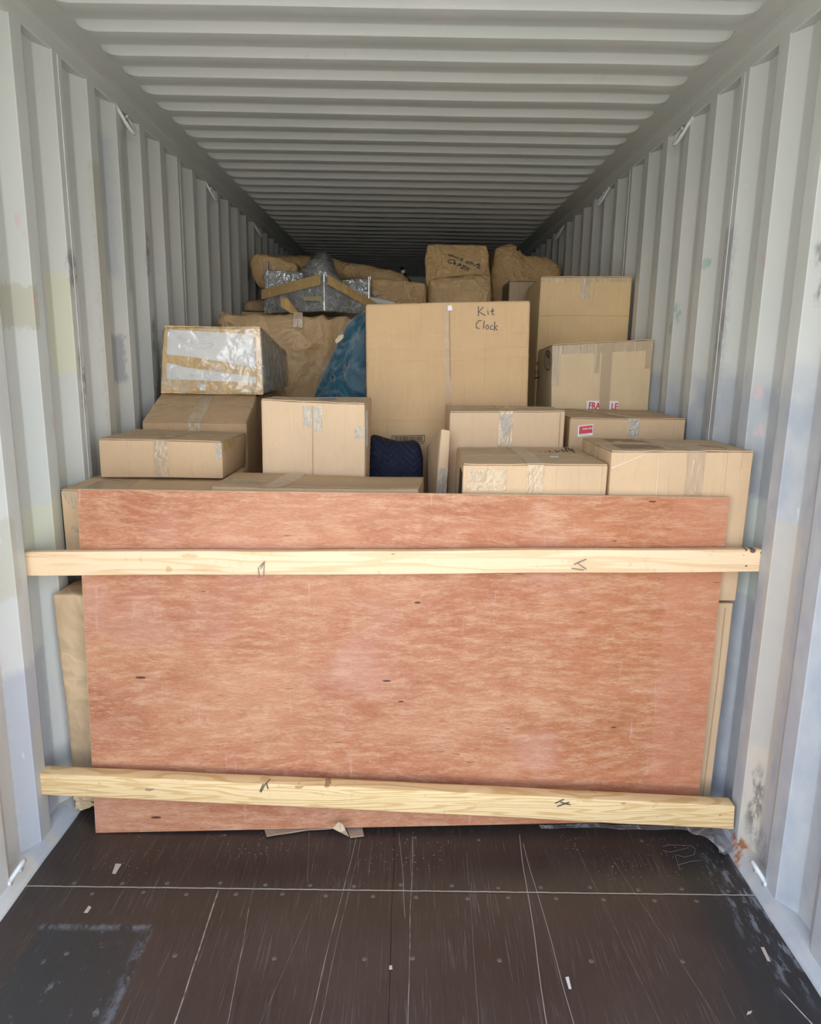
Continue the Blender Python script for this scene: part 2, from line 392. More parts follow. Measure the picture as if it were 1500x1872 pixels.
# floor of brown film-faced plywood
g = G('brown_floor_plywood')
n1 = g.noise(g.pos, 2.2, 4); fib = g.noise(g.sc(38, 1.6, 1), 2.2, 5, 0.65); fib2 = g.noise(g.sc(120, 3.0, 1), 1.6, 3, 0.6)
c = g.mix(g.ss(n1, 0.3, 0.7), (0.037, 0.025, 0.020), (0.053, 0.037, 0.030))
c = g.mix(g.mul(g.ss(fib, 0.55, 0.80), 0.50), c, (0.105, 0.078, 0.066))
c = g.mix(g.mul(g.mul(g.ss(fib2, 0.56, 0.70), g.lin(g.noise(g.pos, 3.0, 3), .35, .65, .25, 1.0)), 0.60), c, (0.17, 0.15, 0.14))
c = g.mix(g.mul(g.ss(fib, 0.42, 0.30), 0.5), c, (0.022, 0.013, 0.010))
# black worn strip along the right, grey worn rectangle near the left wall
wob = g.mul(g.sub(g.noise(g.sc(1, .3, 1), 7, 4), 0.5), 0.22)
c = g.mix(g.mul(g.ss(g.add(g.x, wob), 0.86, 1.0), 0.8), c, (0.018, 0.018, 0.020))
scuff = g.noise(g.sc(5, 1.2, 1), 9, 5, 0.7)
c = g.mix(g.mul(g.mul(g.ss(g.x, 1.0, 1.1), g.ss(scuff, 0.50, 0.62)), g.mul(g.band(g.y, 1.92, 0.25, 0.12), 0.8)), c, (0.20, 0.22, 0.25))
jw = g.mul(g.sub(g.noise(g.pos, 60, 3), 0.5), 0.02)
rect = g.mul(g.band(g.add(g.x, jw), -0.86, 0.165, 0.008), g.ss(g.add(g.y, jw), 1.865, 1.850))
c = g.mix(g.mul(rect, 0.75), c, (0.029, 0.031, 0.032))
rs = g.noise(g.sc(1, .55, 1), 26, 5, 0.7)
edge = g.mul(rect, g.math('MAXIMUM', g.band(g.y, 1.85, 0.012, 0.01), g.ss(g.x, -0.735, -0.70)))
c = g.mix(g.mul(g.math('MAXIMUM', g.mul(rect, g.ss(rs, 0.60, 0.68)), g.mul(edge, g.ss(rs, .42, .55))), 0.45), c, (0.22, 0.235, 0.26))
gw = g.mul(g.sub(g.noise(g.pos, 2.0, 2), 0.5), 0.02)
def fline(g, c, x0, y0, x1, y1, w, col, st, brk=0.0):
    sl = (x1 - x0) / (y1 - y0); xx = g.sub(g.sub(g.add(g.x, gw), x0), g.mul(g.sub(g.y, y0), sl))
    m = g.mul(g.band(xx, 0.0, w, w * 0.6), g.band(g.y, (y0 + y1) / 2, abs(y1 - y0) / 2, 0.01))
    if brk: m = g.mul(m, g.lin(g.noise(g.sc(1, 1, 1), brk, 3), 0.35, 0.55, 0.25, 1.0))
    return g.mix(g.mul(m, st), c, col)
PALE = (0.36, 0.32, 0.28)
for a in ((-0.543, 2.0, -0.533, 1.50, 0.0016, PALE, 1, 30), (-0.43, 1.93, -0.40, 1.50, 0.0008, PALE, .8, 20), (-0.128, 2.28, -0.20, 1.5, 0.0009, PALE, .8, 20), (-0.112, 2.28, -0.175, 1.5, 0.0006, PALE, .6, 20),
          (0.068, 2.3, 0.052, 1.5, 0.0010, PALE, .8, 25), (0.445, 2.3, 0.400, 1.5, 0.0010, PALE, 1, 0), (0.452, 2.25, 0.475, 1.5, 0.0008, PALE, .9, 0), (0.02, 2.3, 0.045, 1.9, 0.0007, PALE, .7, 0),
          (0.003, 3.0, 0.003, 0.0, 0.0014, (0.004, .004, .004), 1, 0), (0.74, 2.2, 0.86, 1.5, 0.0006, PALE, .5, 25), (0.63, 2.25, 0.70, 1.55, 0.0005, PALE, .5, 25), (-0.3, 2.3, -0.27, 2.05, 0.0005, PALE, .6, 25),
          (1.05, 1.66, 1.09, 1.53, .0016, (0.6, .5, .38), 1, 30), (0.25, 2.2, 0.23, 1.5, .0005, PALE, .5, 20), (-0.24, 1.95, -0.33, 1.5, .0005, PALE, .4, 20)):
    c = fline(g, c, *a)
jy = g.add(g.y, g.mul(g.sub(g.noise(g.sc(1, 0, 0), 22, 3), 0.5), 0.006))
c = g.mix(g.band(jy, 2.013, 0.0022, 0.0012), c, (0.40, 0.36, 0.30))
sp = g.voro(g.pos, 70)                               # sawdust and crumbs
near = g.math('MAXIMUM', g.mul(g.band(g.y, 2.2, 0.12, 0.10), g.ss(g.noise(g.pos, 3.5, 2), .45, .6)), 0.04)
c = g.mix(g.mul(g.ss(sp, 0.16, 0.08), near), c, (0.45, 0.36, 0.26))
h = g.add(g.mul(fib, 0.7), g.mul(g.band(g.y, 2.013, 0.004, 0.003), -2.0))
g.bump(g.add(h, g.mul(g.noise(g.pos, 6, 2), 1.0)), 0.0016, 0.7)
mfloor = g.base(c, g.lin(fib, 0.3, 0.7, 0.30, 0.5), 0.5)
floor = struct(MB().box((-1.25, Y_DOOR, -0.04), (1.25, Y_END, 0.0)).build('floor', mfloor, origin=(0, 0, 0)))
def disc(mb, x, y, r, z0, z1, seg=10):
    vs = [(x, y, z1)] + [(x + r * math.cos(6.2832 * k / seg), y + r * math.sin(6.2832 * k / seg), z0) for k in range(seg)] + \
         [(x + r * .55 * math.cos(6.2832 * k / seg), y + r * .55 * math.sin(6.2832 * k / seg), z1) for k in range(seg)]
    fs = [(0, 1 + seg + k, 1 + seg + (k + 1) % seg) for k in range(seg)] + [(1 + k, 1 + (k + 1) % seg, 1 + seg + (k + 1) % seg, 1 + seg + k) for k in range(seg)]
    return mb.add(vs, fs)
M['screw'] = simple('dulled_floor_screw', (0.16, 0.155, 0.15), 0.45, 0.5, 0.6)
rnd = random.Random(4)
for (yy, xs_) in ((2.035, [-1.0 + 0.148 * i for i in range(15)]), (1.988, [-0.93 + 0.145 * i for i in range(15)]), (1.747, [-0.9, -0.596, -0.331, -0.059, 0.059, 0.315, 0.574, 0.835]), (2.27, [-0.6, .07, .31, .86])):
    for x in xs_:
        disc(MB(), x + rnd.uniform(-.012, .012), yy + rnd.uniform(-.006, .006), 0.0075, 0.0, 0.0016).build('screw', M['screw'], floor)

# yard outside the doors (bounces sunlight in)
g = G('concrete_yard'); c = g.mix(g.noise(g.pos, 1.5, 4), (0.40, 0.36, 0.31), (0.50, 0.46, 0.40)); g.base(c, 0.9)
struct(MB().box((-30, -40, -1.25), (30, 30, -1.15)).build('ground', g.m, origin=(0, 0, -1.15)))

# lashing rings
def ring(px, py, side, y, z, label, group, low=False):
    x = 1.176 * side; t = thing('lashing_ring', (x, y, z), label, 'lashing ring', group)
    K = ((0, -.028, .0), (-.008, -.026, .016), (-.022, -.014, .038), (-.028, .004, .048), (-.024, .020, .040), (-.010, .032, .018), (0, .034, 0)) if low else \
        ((.004, -.030, .006), (-.006, -.026, -.012), (-.020, -.008, -.044), (-.034, .018, -.072), (-.040, .034, -.078), (-.036, .050, -.066), (-.018, .066, -.030), (0, .072, -.004))
    pts = [Vector((x + side * -k[0] * -1, y + k[1], z + k[2])) for k in K]
    MB().tube(pts, 0.0075, 10).build('bar', M['paintwhite'], t, smooth=True)
    for e in (pts[0], pts[-1]):
        MB().tube([Vector(e) + Vector((side * .006, 0, 0.0)), Vector(e) - Vector((side * .006, 0, 0))], 0.010, 10).build('weld', M['paintwhite'], t, smooth=True)
for (y, a) in ((3.30, 'nearest'), (4.64, 'second nearest'), (5.99, 'third nearest')):
    ring(0, 0, -1, y, 2.622, f'pale painted lashing ring under left top rail, {a} to the viewer', 'lashing rings under the top rails')
for (y, a) in ((3.32, 'nearest'), (4.60, 'second nearest'), (5.88, 'third nearest')):
    ring(0, 0, 1, y, 2.622, f'pale painted lashing ring under right top rail, {a} to the viewer', 'lashing rings under the top rails')
ring(0, 0, -1, 2.00, 0.045, 'white lashing ring at the foot of the left wall beside the floor', 'lashing rings at the floor', True)
ring(0, 0, 1, 2.04, 0.045, 'white lashing ring at the foot of the right wall near peeling rusty paint', 'lashing rings at the floor', True)

# ================================================================== boxes
class Box:
    """carton from 8 world corners: front bl,br,tr,tl then back bl,br,tr,tl"""
    def __init__(s, P, r=0.005, bulge=0.006, wr=0.003, seed=0, topsag=0.0):
        s.P = [Vector(p) for p in P]; s.r = r; s.bulge = bulge; s.wr = wr; s.seed = seed; s.topsag = topsag
        s.L = (((s.P[1] - s.P[0]).length + (s.P[2] - s.P[3]).length) / 2, (s.P[4] - s.P[0]).length, (s.P[3] - s.P[0]).length)
        s.c = sum(s.P, Vector()) / 8
    def tri(s, u, v, w):   # u x, v depth, w height (0..1)
        P = s.P; l = lambda a, b, t: a * (1 - t) + b * t
        p = l(l(l(P[0], P[1], u), l(P[3], P[2], u), w), l(l(P[4], P[5], u), l(P[7], P[6], u), w), v)
        q = Vector((u * s.L[0], v * s.L[1], w * s.L[2])) * 2.5 + Vector((s.seed * 3.1, s.seed * 1.7, s.seed))
        d = noise.noise_vector(q) * s.wr + noise.noise_vector(q * 4) * s.wr * 0.35
        S = lambda t: math.sin(math.pi * min(1, max(0, t)))
        b = s.bulge
        d += Vector((0, -b * (1 - 2 * v) * S(u) * S(w), 0)) + Vector((-b * (1 - 2 * u) * S(v) * S(w), 0, 0)) * .7
        d.z += (b * .5 if s.topsag == 0 else -s.topsag) * S(u) * S(v) * max(0, w * 2 - 1)
        return p + d
    def mesh(s, step=0.045):
        r = s.r; ax = []
        for L in s.L:
            n = max(2, int((L - 2 * r) / step)); a = [0, r * .3, r] + [r + (L - 2 * r) * i / n for i in range(1, n)] + [L - r, L - r * .3, L]
            ax.append(a)
        idx = {}; vs = []; fs = []
        def V(i, j, k):
            if (i, j, k) in idx: return idx[(i, j, k)]
            p = Vector((ax[0][i], ax[1][j], ax[2][k])); q = Vector([min(max(p[t], r), s.L[t] - r) for t in range(3)])
            d = p - q
            if d.length > 1e-9: p = q + d.normalized() * r
            idx[(i, j, k)] = len(vs); vs.append(s.tri(p[0] / s.L[0], p[1] / s.L[1], p[2] / s.L[2])); return idx[(i, j, k)]
        N = [len(a) - 1 for a in ax]
        for i in range(N[0]):
            for j in range(N[1]):
                for k in (0, N[2]): fs.append((V(i, j, k), V(i + 1, j, k), V(i + 1, j + 1, k), V(i, j + 1, k)))
            for k in range(N[2]):
                for j in (0, N[1]): fs.append((V(i, j, k), V(i + 1, j, k), V(i + 1, j, k + 1), V(i, j, k + 1)))
        for j in range(N[1]):
            for k in range(N[2]):
                for i in (0, N[0]): fs.append((V(i, j, k), V(i, j + 1, k), V(i, j + 1, k + 1), V(i, j, k + 1)))
        return MB().add(vs, fs)
    def surf(s, face, a, b):
        if face == 'front': return s.tri(a, 0, b)
        if face == 'top': return s.tri(a, b, 1)
        if face == 'left': return s.tri(0, a, b)
        if face == 'right': return s.tri(1, a, b)
    def norm(s, face, a=.5, b=.5):
        e = 0.01; p = s.surf(face, a, b); n = (s.surf(face, a + e, b) - p).cross(s.surf(face, a, b + e) - p).normalized()
        if n.dot(p - s.c) < 0: n = -n
        return n
    def patch(s, mb, face, quad, off=0.0008, th=0.0005, nu=6, nv=6, wr=0.0):
        """quad: 4 (a,b) corners on the face"""
        nn = s.norm(face, sum(q[0] for q in quad) / 4, sum(q[1] for q in quad) / 4); grid = []
        for i in range(nu + 1):
            row = []
            for j in range(nv + 1):
                u, v = i / nu, j / nv
                a = (quad[0][0] * (1 - u) + quad[1][0] * u) * (1 - v) + (quad[3][0] * (1 - u) + quad[2][0] * u) * v
                b = (quad[0][1] * (1 - u) + quad[1][1] * u) * (1 - v) + (quad[3][1] * (1 - u) + quad[2][1] * u) * v
                p = s.surf(face, a, b) + nn * off
                if wr: p += nn * abs(noise.noise(p * 60)) * wr
                row.append(p)
            grid.append(row)
        return mb.slab(grid, nn, th)
    def rect(s, mb, face, a0, b0, a1, b1, **k): return s.patch(mb, face, [(a0, b0), (a1, b0), (a1, b1), (a0, b1)], **k)

def corners(x0, x1, y0, y1, z0, z1, **mv):
    P = [Vector(p) for p in ((x0, y0, z0), (x1, y0, z0), (x1, y0, z1), (x0, y0, z1), (x0, y1, z0), (x1, y1, z0), (x1, y1, z1), (x0, y1, z1))]
    for k, d in mv.items(): P[int(k[1:])] += Vector(d)
    return P

def carton(name, P, label, mat, seed, cat='cardboard box', group=None, flaps=True, tape=True, tape_u=(0.44, 0.56), drop=0.2, tmat=None, skew=0.0, seam_tape=True, seam=0.5, bulge=0.006, wr=0.003, topsag=0.0, r=0.005):
    B = Box(P, r=r, bulge=bulge, wr=wr, seed=seed, topsag=topsag)
    lo = min(B.P, key=lambda p: p.z).z
    t = thing(name, (B.c.x, B.c.y, lo), label, cat, group)
    B.mesh().build('body', mat, t, smooth=True)
    if flaps:
        f = MB(); B.rect(f, 'top', 0.006, 0.005, 0.994, seam - 0.006, off=0.0004, th=0.003, nu=10, nv=5, wr=.004); f.build('top_flap', mat, t)
        f = MB(); B.rect(f, 'top', 0.006, seam + 0.006, 0.994, 0.995, off=0.0004, th=0.003, nu=10, nv=5, wr=.004); f.build('top_flap', mat, t)
    if tape:
        u0, u1 = tape_u; f = MB()
        B.patch(f, 'top', [(u0 + .0, -.004), (u1 + .0, -.004), (u1 + skew, 0.995), (u0 + skew, 0.995)], off=0.0060, th=0.0004, nu=4, nv=10)
        f.build('tape', M['tape'], t)
        f = MB(); B.rect(f, 'front', u0, 1 - drop, u1, 1.004, off=0.0012, th=0.0004, nu=8, nv=10, wr=.003); f.build('tape', tmat or M['tape_crinkled'], t)
    if seam_tape:
        f = MB(); w = 0.012 / B.L[1]; B.rect(f, 'top', 0.0, seam - w, 1.0, seam + w, off=0.0052, th=0.0005, nu=12, nv=2); f.build('seam_tape', M['tape_crinkled'], t)
    return t, B

# ---- plywood sheet, leaning back a little, its right end raised
PY = [atY(175, 1518, 2.275), atY(1272, 1500, 2.335), atY(1333, 910, 2.345), atY(141, 895, 2.325)]
PY[0].z = 0.002
g = G('red_faced_plywood')
wv = g.noise(g.sc(1.0, 1, 2.2), 1.6, 3, 0.5, 0.0, 1)
dv = g.n('ShaderNodeVectorMath'); dv.operation = 'MULTIPLY_ADD'; g.l(wv, dv.inputs[0]); dv.inputs[1].default_value = (.05, .1, .10); g.l(g.pos, dv.inputs[2]); D = dv.outputs[0]
big = g.noise(g.sc(0.8, 1, 2.0, D), 2.4, 4, 0.55); fib = g.noise(g.sc(1, 1, 5, D), 8, 9, 0.84); fine = g.noise(g.sc(1, 1, 6, D), 55, 5, 0.8)
c = g.mix(g.ss(big, 0.30, 0.70), (0.355, 0.122, 0.056), (0.49, 0.225, 0.118))
c = g.mix(g.mul(g.ss(g.x, 0.0, 0.9), 0.6), c, (0.41, 0.142, 0.046))
c = g.mix(g.mul(g.ss(g.noise(g.sc(1,1,1.4), 1.5, 2), .45, .62), 0.30), c, (0.40, 0.150, 0.080))
c = g.mix(g.mul(g.ss(fib, 0.42, 0.66), 0.75), c, (0.60, 0.360, 0.215))
c = g.mix(g.mul(g.ss(g.noise(g.sc(1, 1, 2.0, D), 5.5, 5, .65), .56, .70), 0.45), c, (0.34, 0.115, 0.05))
c = g.mix(g.mul(g.ss(fine, 0.50, 0.70), 0.55), c, (0.25, 0.075, 0.038))
c = g.mix(g.mul(g.ss(fine, 0.46, 0.32), 0.30), c, (0.72, 0.48, 0.35))
c = g.mix(g.mul(g.ss(g.noise(g.pos, 3.1, 3), .55, .72), 0.30), c, (0.58, 0.33, 0.26))
fl = g.noise(g.sc(0.45, 1, 5.0, D), 34, 2, 0.5)
c = g.mix(g.mul(g.ss(fl, 0.735, 0.77), 0.85), c, (0.10, 0.035, 0.02))
c = g.mix(g.mul(g.band(g.x, 1.0, 0.10, 0.01), 0.30), c, (0.55, 0.235, 0.145))           # lighter sanded strip at the right
vs_ = g.noise(g.sc(7, 1, 0.5), 6, 4, 0.6)
c = g.mix(g.mul(g.mul(g.ss(vs_, 0.62, 0.72), g.ss(g.noise(g.pos, 2.6, 2), .45, .6)), 0.35), c, (0.66, 0.46, 0.40))
for (x, z, rx, rz) in ((0.07, 0.845, 0.012, 0.004), (-0.03, 0.565, 0.016, 0.004), (-0.86, 0.575, 0.02, 0.005), (0.76, 0.4, .01, .003), (0.83, 1.20, .014, .003), (0.02, 0.49, 0.012, 0.003), (-0.83, .06, .02, .005)):
    dx = g.mul(g.sub(g.x, x), 1 / rx); dz = g.mul(g.sub(g.z, z), 1 / rz)
    c = g.mix(g.mul(g.ss(g.add(g.mul(dx, dx), g.mul(dz, dz)), 1.2, 0.4), 0.9), c, (0.05, 0.015, 0.012))
g.bump(g.add(fib, g.mul(fine, 0.6)), 0.0015, 0.6)
mply = g.base(c, 0.5, 0.35)
mplyedge = simple('raw_plywood_edge', (0.50, 0.36, 0.22), 0.8)
tply = thing('plywood_sheet', (0, 2.33, 0.0), 'large reddish plywood sheet standing on edge across the load behind two timber bars', 'plywood sheet')
grid = [[None] * 11 for _ in range(21)]
for i in range(21):
    for j in range(11):
        u, v = i / 20, j / 10
        p = (PY[0] * (1 - u) + PY[1] * u) * (1 - v) + (PY[3] * (1 - u) + PY[2] * u) * v
        p.y += 0.010 * math.sin(math.pi * u) * math.sin(math.pi * v); grid[i][j] = p
MB().slab(grid, Vector((0, 1, 0)), 0.011).build('sheet', mply, tply)
ed = MB()
for a, b, w in ((PY[0], PY[3], Vector((-0.0015, 0, 0))), (PY[3], PY[2], Vector((0, 0, 0.0015)))):
    a2 = [a + (b - a) * k / 20 for k in range(21)]
    rows = []
    for k, p in enumerate(a2):
        q = p.copy()
        if abs(w.z) > 0: q.y += 0.010 * 0
        rows.append([q + Vector((0, 0.001, 0)), q + Vector((0, 0.0105, 0))])
    ed.slab(rows, w.normalized(), 0.0014)
ed.build('sheet_edge', mplyedge, tply)

# ---- timber bars
def timber(name, knots, tint, sc=1.0):
    g = G(name)
    wv = g.noise(g.sc(0.7, 1, 3), 2.2, 2, 0.5, 0.0, 1)
    dv = g.n('ShaderNodeVectorMath'); dv.operation = 'MULTIPLY_ADD'; g.l(wv, dv.inputs[0]); dv.inputs[1].default_value = (0, .02, .05); g.l(g.pos, dv.inputs[2]); D = dv.outputs[0]
    rings = g.math('SINE', g.mul(g.noise(g.sc(0.35, 2, 7, D), 4.0, 2, 0.4), 70 * sc)); fib = g.noise(g.sc(1.2, 20, 30, D), 14, 4, 0.7)
    a, b = tint
    c = g.mix(g.ss(rings, 0.1, 1.0), a, b)
    c = g.mix(g.mul(g.ss(fib, 0.5, 0.8), 0.35), c, tuple(v * 0.7 for v in b))
    c = g.mix(g.mul(g.ss(g.noise(g.pos, 30, 4, .7), .60, .72), 0.35), c, tuple(v * 0.55 for v in b))
    for (x, z, rx, rz, col) in knots:
        dx = g.mul(g.sub(g.add(g.x, g.mul(g.sub(g.noise(g.pos, 60, 2), .5), .012)), x), 1 / rx); dz = g.mul(g.sub(g.add(g.z, g.mul(g.sub(g.noise(g.pos, 70, 2), .5), .010)), z), 1 / rz)
        d = g.add(g.mul(dx, dx), g.mul(dz, dz))
        c = g.mix(g.mul(g.ss(d, 1.1, 0.5), 0.85), c, col)
    g.bump(g.add(fib, rings), 0.0008, 0.5)
    return g.base(c, 0.6, 0.35)
BK = (0.015, 0.012, 0.012); BR = (0.42, 0.22, 0.08)
def kpos(px, py, y): p = atY(px, py, y); return p.x, p.z
k1 = [(*kpos(1381, 1009, 2.27), 0.009, 0.011, BK), (*kpos(1369, 1008, 2.27), 0.004, 0.004, BK), (*kpos(1397, 1012, 2.27), 0.005, 0.009, BK), (*kpos(1368, 1037, 2.27), 0.004, 0.003, BK), (*kpos(1363, 1018, 2.27), 0.004, 0.002, BR),
      (*kpos(307, 1042, 2.27), 0.014, 0.009, (0.55, 0.36, 0.18)), (*kpos(345, 1018, 2.27), 0.030, 0.008, (0.62, 0.42, 0.22)), (*kpos(370, 1044, 2.27), 0.07, 0.002, (0.60, 0.38, 0.18)), (*kpos(718, 1014, 2.27), .006, .003, BR)]
k2 = [(*kpos(545, 1443, 2.2), 0.016, 0.006, (0.35, 0.2, 0.1)), (*kpos(597, 1441, 2.2), 0.012, 0.006, (0.32, 0.18, 0.09)), (*kpos(272, 1446, 2.2), .018, .006, (.3, .2, .13)), (*kpos(1322, 1499, 2.2), .006, .003, BR),
      (*kpos(1142, 1475, 2.2), .012, .006, (.45, .25, .14)), (*kpos(90, 1430, 2.2), .02, .02, (.62, .44, .2))]
mt1 = timber('pale_sawn_timber', k1, ((0.80, 0.59, 0.37), (0.71, 0.49, 0.28)), 0.35)
mt2 = timber('yellow_sawn_timber', k2, ((0.76, 0.55, 0.29), (0.62, 0.41, 0.175)), 0.8)
def bar(name, FB, dy, mat, label, cat, seed):
    """FB: front face bl,br,tr,tl; swept back by dy"""
    P = list(FB) + [p + Vector((0, dy, 0)) for p in FB]
    B = Box(P, r=0.004, bulge=0.0, wr=0.0025, seed=seed)
    t = thing(name, (B.c.x, B.c.y, min(p.z for p in P)), label, cat, 'timber bars across the load')
    B.mesh(0.03).build('bar', mat, t, smooth=True)
    return t, B
tb1, BB1 = bar('timber_bar', [atY(43, 1053, 2.275), atY(1398, 1046, 2.290), atY(1397, 1005, 2.290), atY(41, 1009, 2.275)], 0.032, mt1,
               'upper pale timber bar nailed level across the plywood, black knots at its right end', 'timber bar', 3)
tb2, BB2 = bar('timber_bar', [atY(74, 1453, 2.205), atY(1341, 1516, 2.225), atY(1343, 1473, 2.225), atY(71, 1414, 2.205)], 0.052, mt2,
               'lower yellowish timber bar sloping down to the right just above the floor', 'timber bar', 9)
tb2.name = 'timber_bar.001'

def strokes(parent, polys, proj, nrm, w=0.0016, mat=None, name='ink_writing', th=0.0006, kind=None):
    """polys: list of pixel polylines; proj maps a pixel to the surface point"""
    mb = MB()
    for pl in polys:
        pts = [proj(*q) + nrm * 0.0006 for q in pl]
        # densify
        dd = []
        for a, b in zip(pts[:-1], pts[1:]):
            n = max(1, int((b - a).length / 0.012))
            dd += [a + (b - a) * k / n for k in range(n)]
        dd.append(pts[-1])
        grid = []
        for i, p in enumerate(dd):
            t = (dd[min(i + 1, len(dd) - 1)] - dd[max(i - 1, 0)])
            if t.length < 1e-6: t = Vector((1, 0, 0))
            s = t.normalized().cross(nrm).normalized() * w / 2
            grid.append([p - s, p + s])
        mb.slab(grid, nrm, th)
    return mb.build(name, mat or M['ink'], parent)
def on_plane(P0, nrm):
    def f(px, py):
        d = ray(px, py); return CAM + d * ((P0 - CAM).dot(nrm) / d.dot(nrm))
    return f
nb = Vector((0, -1, 0))
f1 = lambda px, py: atY(px, py, 2.2725 + (px - 43) / 1355 * 0.015)
f2 = lambda px, py: atY(px, py, 2.2025 + (px - 74) / 1267 * 0.02)
for st in ([[(472, 1037), (474, 1056)]], [[(474, 1036), (483, 1027)]], [[(483, 1027), (482, 1052)]], [[(476, 1040), (484, 1026)]]):
    strokes(tb1, st, f1, nb, 0.0022, M['staple'], 'staple', 0.002)
for st in ([[(1048, 1032), (1071, 1022)]], [[(1055, 1029), (1071, 1041)]], [[(1044, 1039), (1066, 1042)]]):
    strokes(tb1, st, f1, nb, 0.0022, M['staple'], 'staple', 0.002)
for st in ([[(477, 1448), (484, 1434)]], [[(484, 1434), (494, 1423)]], [[(487, 1432), (490, 1442)]], [[(475, 1447), (481, 1433)]]):
    strokes(tb2, st, f2, nb, 0.0028, M['staple'], 'staple', 0.002)
for st in ([[(1014, 1468), (1030, 1461)]], [[(1018, 1474), (1040, 1466)]], [[(1024, 1466), (1042, 1471)]]):
    strokes(tb2, st, f2, nb, 0.0024, M['staple'], 'staple', 0.002)

# ================================================================== cartons of the load
CA = (0.59, 0.415, 0.252); CB = (0.52, 0.355, 0.205); CC = (0.63, 0.46, 0.295); CD = (0.53, 0.36, 0.21)
# hidden lower layers that carry what shows
HID = 'cardboard cartons low in the load behind the plywood'
for i, (x0, x1, y0, y1, z0, z1) in enumerate(((-1.15, -.64, 3.06, 4.18, 0, .865), (-1.115, -.68, 3.44, 4.15, .87, 1.455), (-.56, .09, 2.42, 3.27, 0, .88), (.13, .66, 2.42, 3.24, 0, .88),
                                 (.69, 1.15, 2.84, 3.50, 0, .85), (.69, 1.15, 3.53, 4.36, 0, 1.085), (-.60, .62, 3.31, 3.80, 0, .95), (.18, 1.12, 4.46, 6.35, 0, 1.50), (-1.12, .12, 5.18, 6.45, 0, 1.93))):
    B = Box(corners(x0, x1, y0, y1, z0, z1), seed=40 + i)
    where = ('beneath the low left wall cartons', 'directly under the white taped parcel', 'beneath the long low carton', 'beneath the carton with handwriting on its lid', 'beneath the carton with the red sticker',
             'beneath the carton with the FRAGILE sticker', 'beneath the Kit Clock carton', 'beneath the wrapped chair and armchair', 'beneath the plastic wrapped hump and paper parcels')[i]
    tag(B.mesh(0.12).build('cardboard_box', card(CD), origin=(B.c.x, B.c.y, z0)), 'plain brown carton ' + where, 'cardboard box', HID)

# left column
tA, BA = carton('cardboard_box', corners(-1.165, -.635, 2.49, 3.05, .872, 1.178, _3=(0.0, 0, .0)), 'brown carton by the left wall, its end showing past the plywood above the upper bar', card(CA, seed=1), 1, tape=False, seam=0.5, topsag=0.004)
f = MB(); BA.patch(f, 'front', [(0.005, .99), (.06, .80), (.12, .80), (.12, .99)], off=.0012); f.build('tape', M['tape_crinkled'], tA)
f = MB(); BA.patch(f, 'top', [(.10, .02), (.42, .02), (.36, .40), (.12, .40)], off=.006); f.build('tape', M['tape'], tA)
f = MB(); BA.patch(f, 'front', [(0.05, .55), (.12, .50), (.12, .54), (.06, .60)], off=.0012); f.build('tape', M['tape_crinkled'], tA)

tB, BBx = carton('cardboard_box', corners(-1.120, -.662, 2.72, 3.10, 1.188, 1.327, _3=(0, 0, 0.003), _6=(.01, 0, -.006), _2=(0, 0, -.002)), 'low brown carton against the left wall, pale tape down the middle of its front', card(CA, seed=2), 2, tape_u=(.45, .56), drop=.98, seam=.5, skew=.06, tmat=M['tape'])
f = MB(); BBx.rect(f, 'front', .455, .45, .555, .99, off=.002, wr=.004, nu=10, nv=10); f.build('tape', M['tape_crinkled'], tB)
f = MB(); BBx.patch(f, 'right', [(0.0, .75), (.5, .78), (.5, .98), (0, .98)], off=.0012); f.build('tape', M['tape_brown'], tB)
f = MB(); BBx.rect(f, 'front', .95, .55, .995, .99, off=.0014, wr=.003); f.build('tape', M['tape_silver'], tB)

tC, BC = carton('cardboard_box', corners(-1.118, -.668, 3.17, 3.41, .872, 1.352, _6=(0.0, 0, .112), _7=(.01, 0, .110), _2=(-.0, 0, .004)), 'brown carton with a crushed sloping lid beneath the white taped parcel', card(CD, seed=3), 3, tape_u=(.44, .57), drop=.35, seam=.55, tmat=M['tape'])

tD, BD = carton('cardboard_box', corners(-.522, -.133, 2.765, 3.03, .886, 1.478, _2=(0, 0, -.006), _3=(0, 0, .004), _6=(.012, 0, .002)), 'tall smooth carton left of the navy blanket, silvery tape patch at its top', card(CC, seed=4), 4, tape=False, topsag=.004, seam=.35)
f = MB(); BD.rect(f, 'front', .40, .84, .49, .975, off=.0015, nu=8, nv=8, wr=.003); f.build('tape', M['tape_silver'], tD)
f = MB(); BD.rect(f, 'front', .505, .82, .585, .975, off=.0015, nu=8, nv=8, wr=.003); f.build('tape', M['tape_silver'], tD)
f = MB(); BD.rect(f, 'front', .90, .78, .98, .86, off=.0015, nu=6, nv=6, wr=.004); f.build('tape', M['tape_silver'], tD)
f = MB(); BD.rect(f, 'front', .488, .2, .497, .98, off=.0012, th=.001); f.build('crease', card((.44, .30, .18)), tD)
f = MB(); BD.rect(f, 'front', .287, .56, .298, .97, off=.0012, th=.001); f.build('crease', card((.66, .50, .34)), tD)
f = MB(); BD.rect(f, 'right', .1, .72, .30, .95, off=.0012); f.build('label', M['white'], tD)
f = MB(); BD.rect(f, 'top', .02, .35, .98, .42, off=.0056); f.build('tape', M['tape_crinkled'], tD)
f = MB(); BD.rect(f, 'top', .50, .55, .66, .80, off=.0050); f.build('label', simple('blue_grey_sticker', (.22, .27, .33), .4), tD)

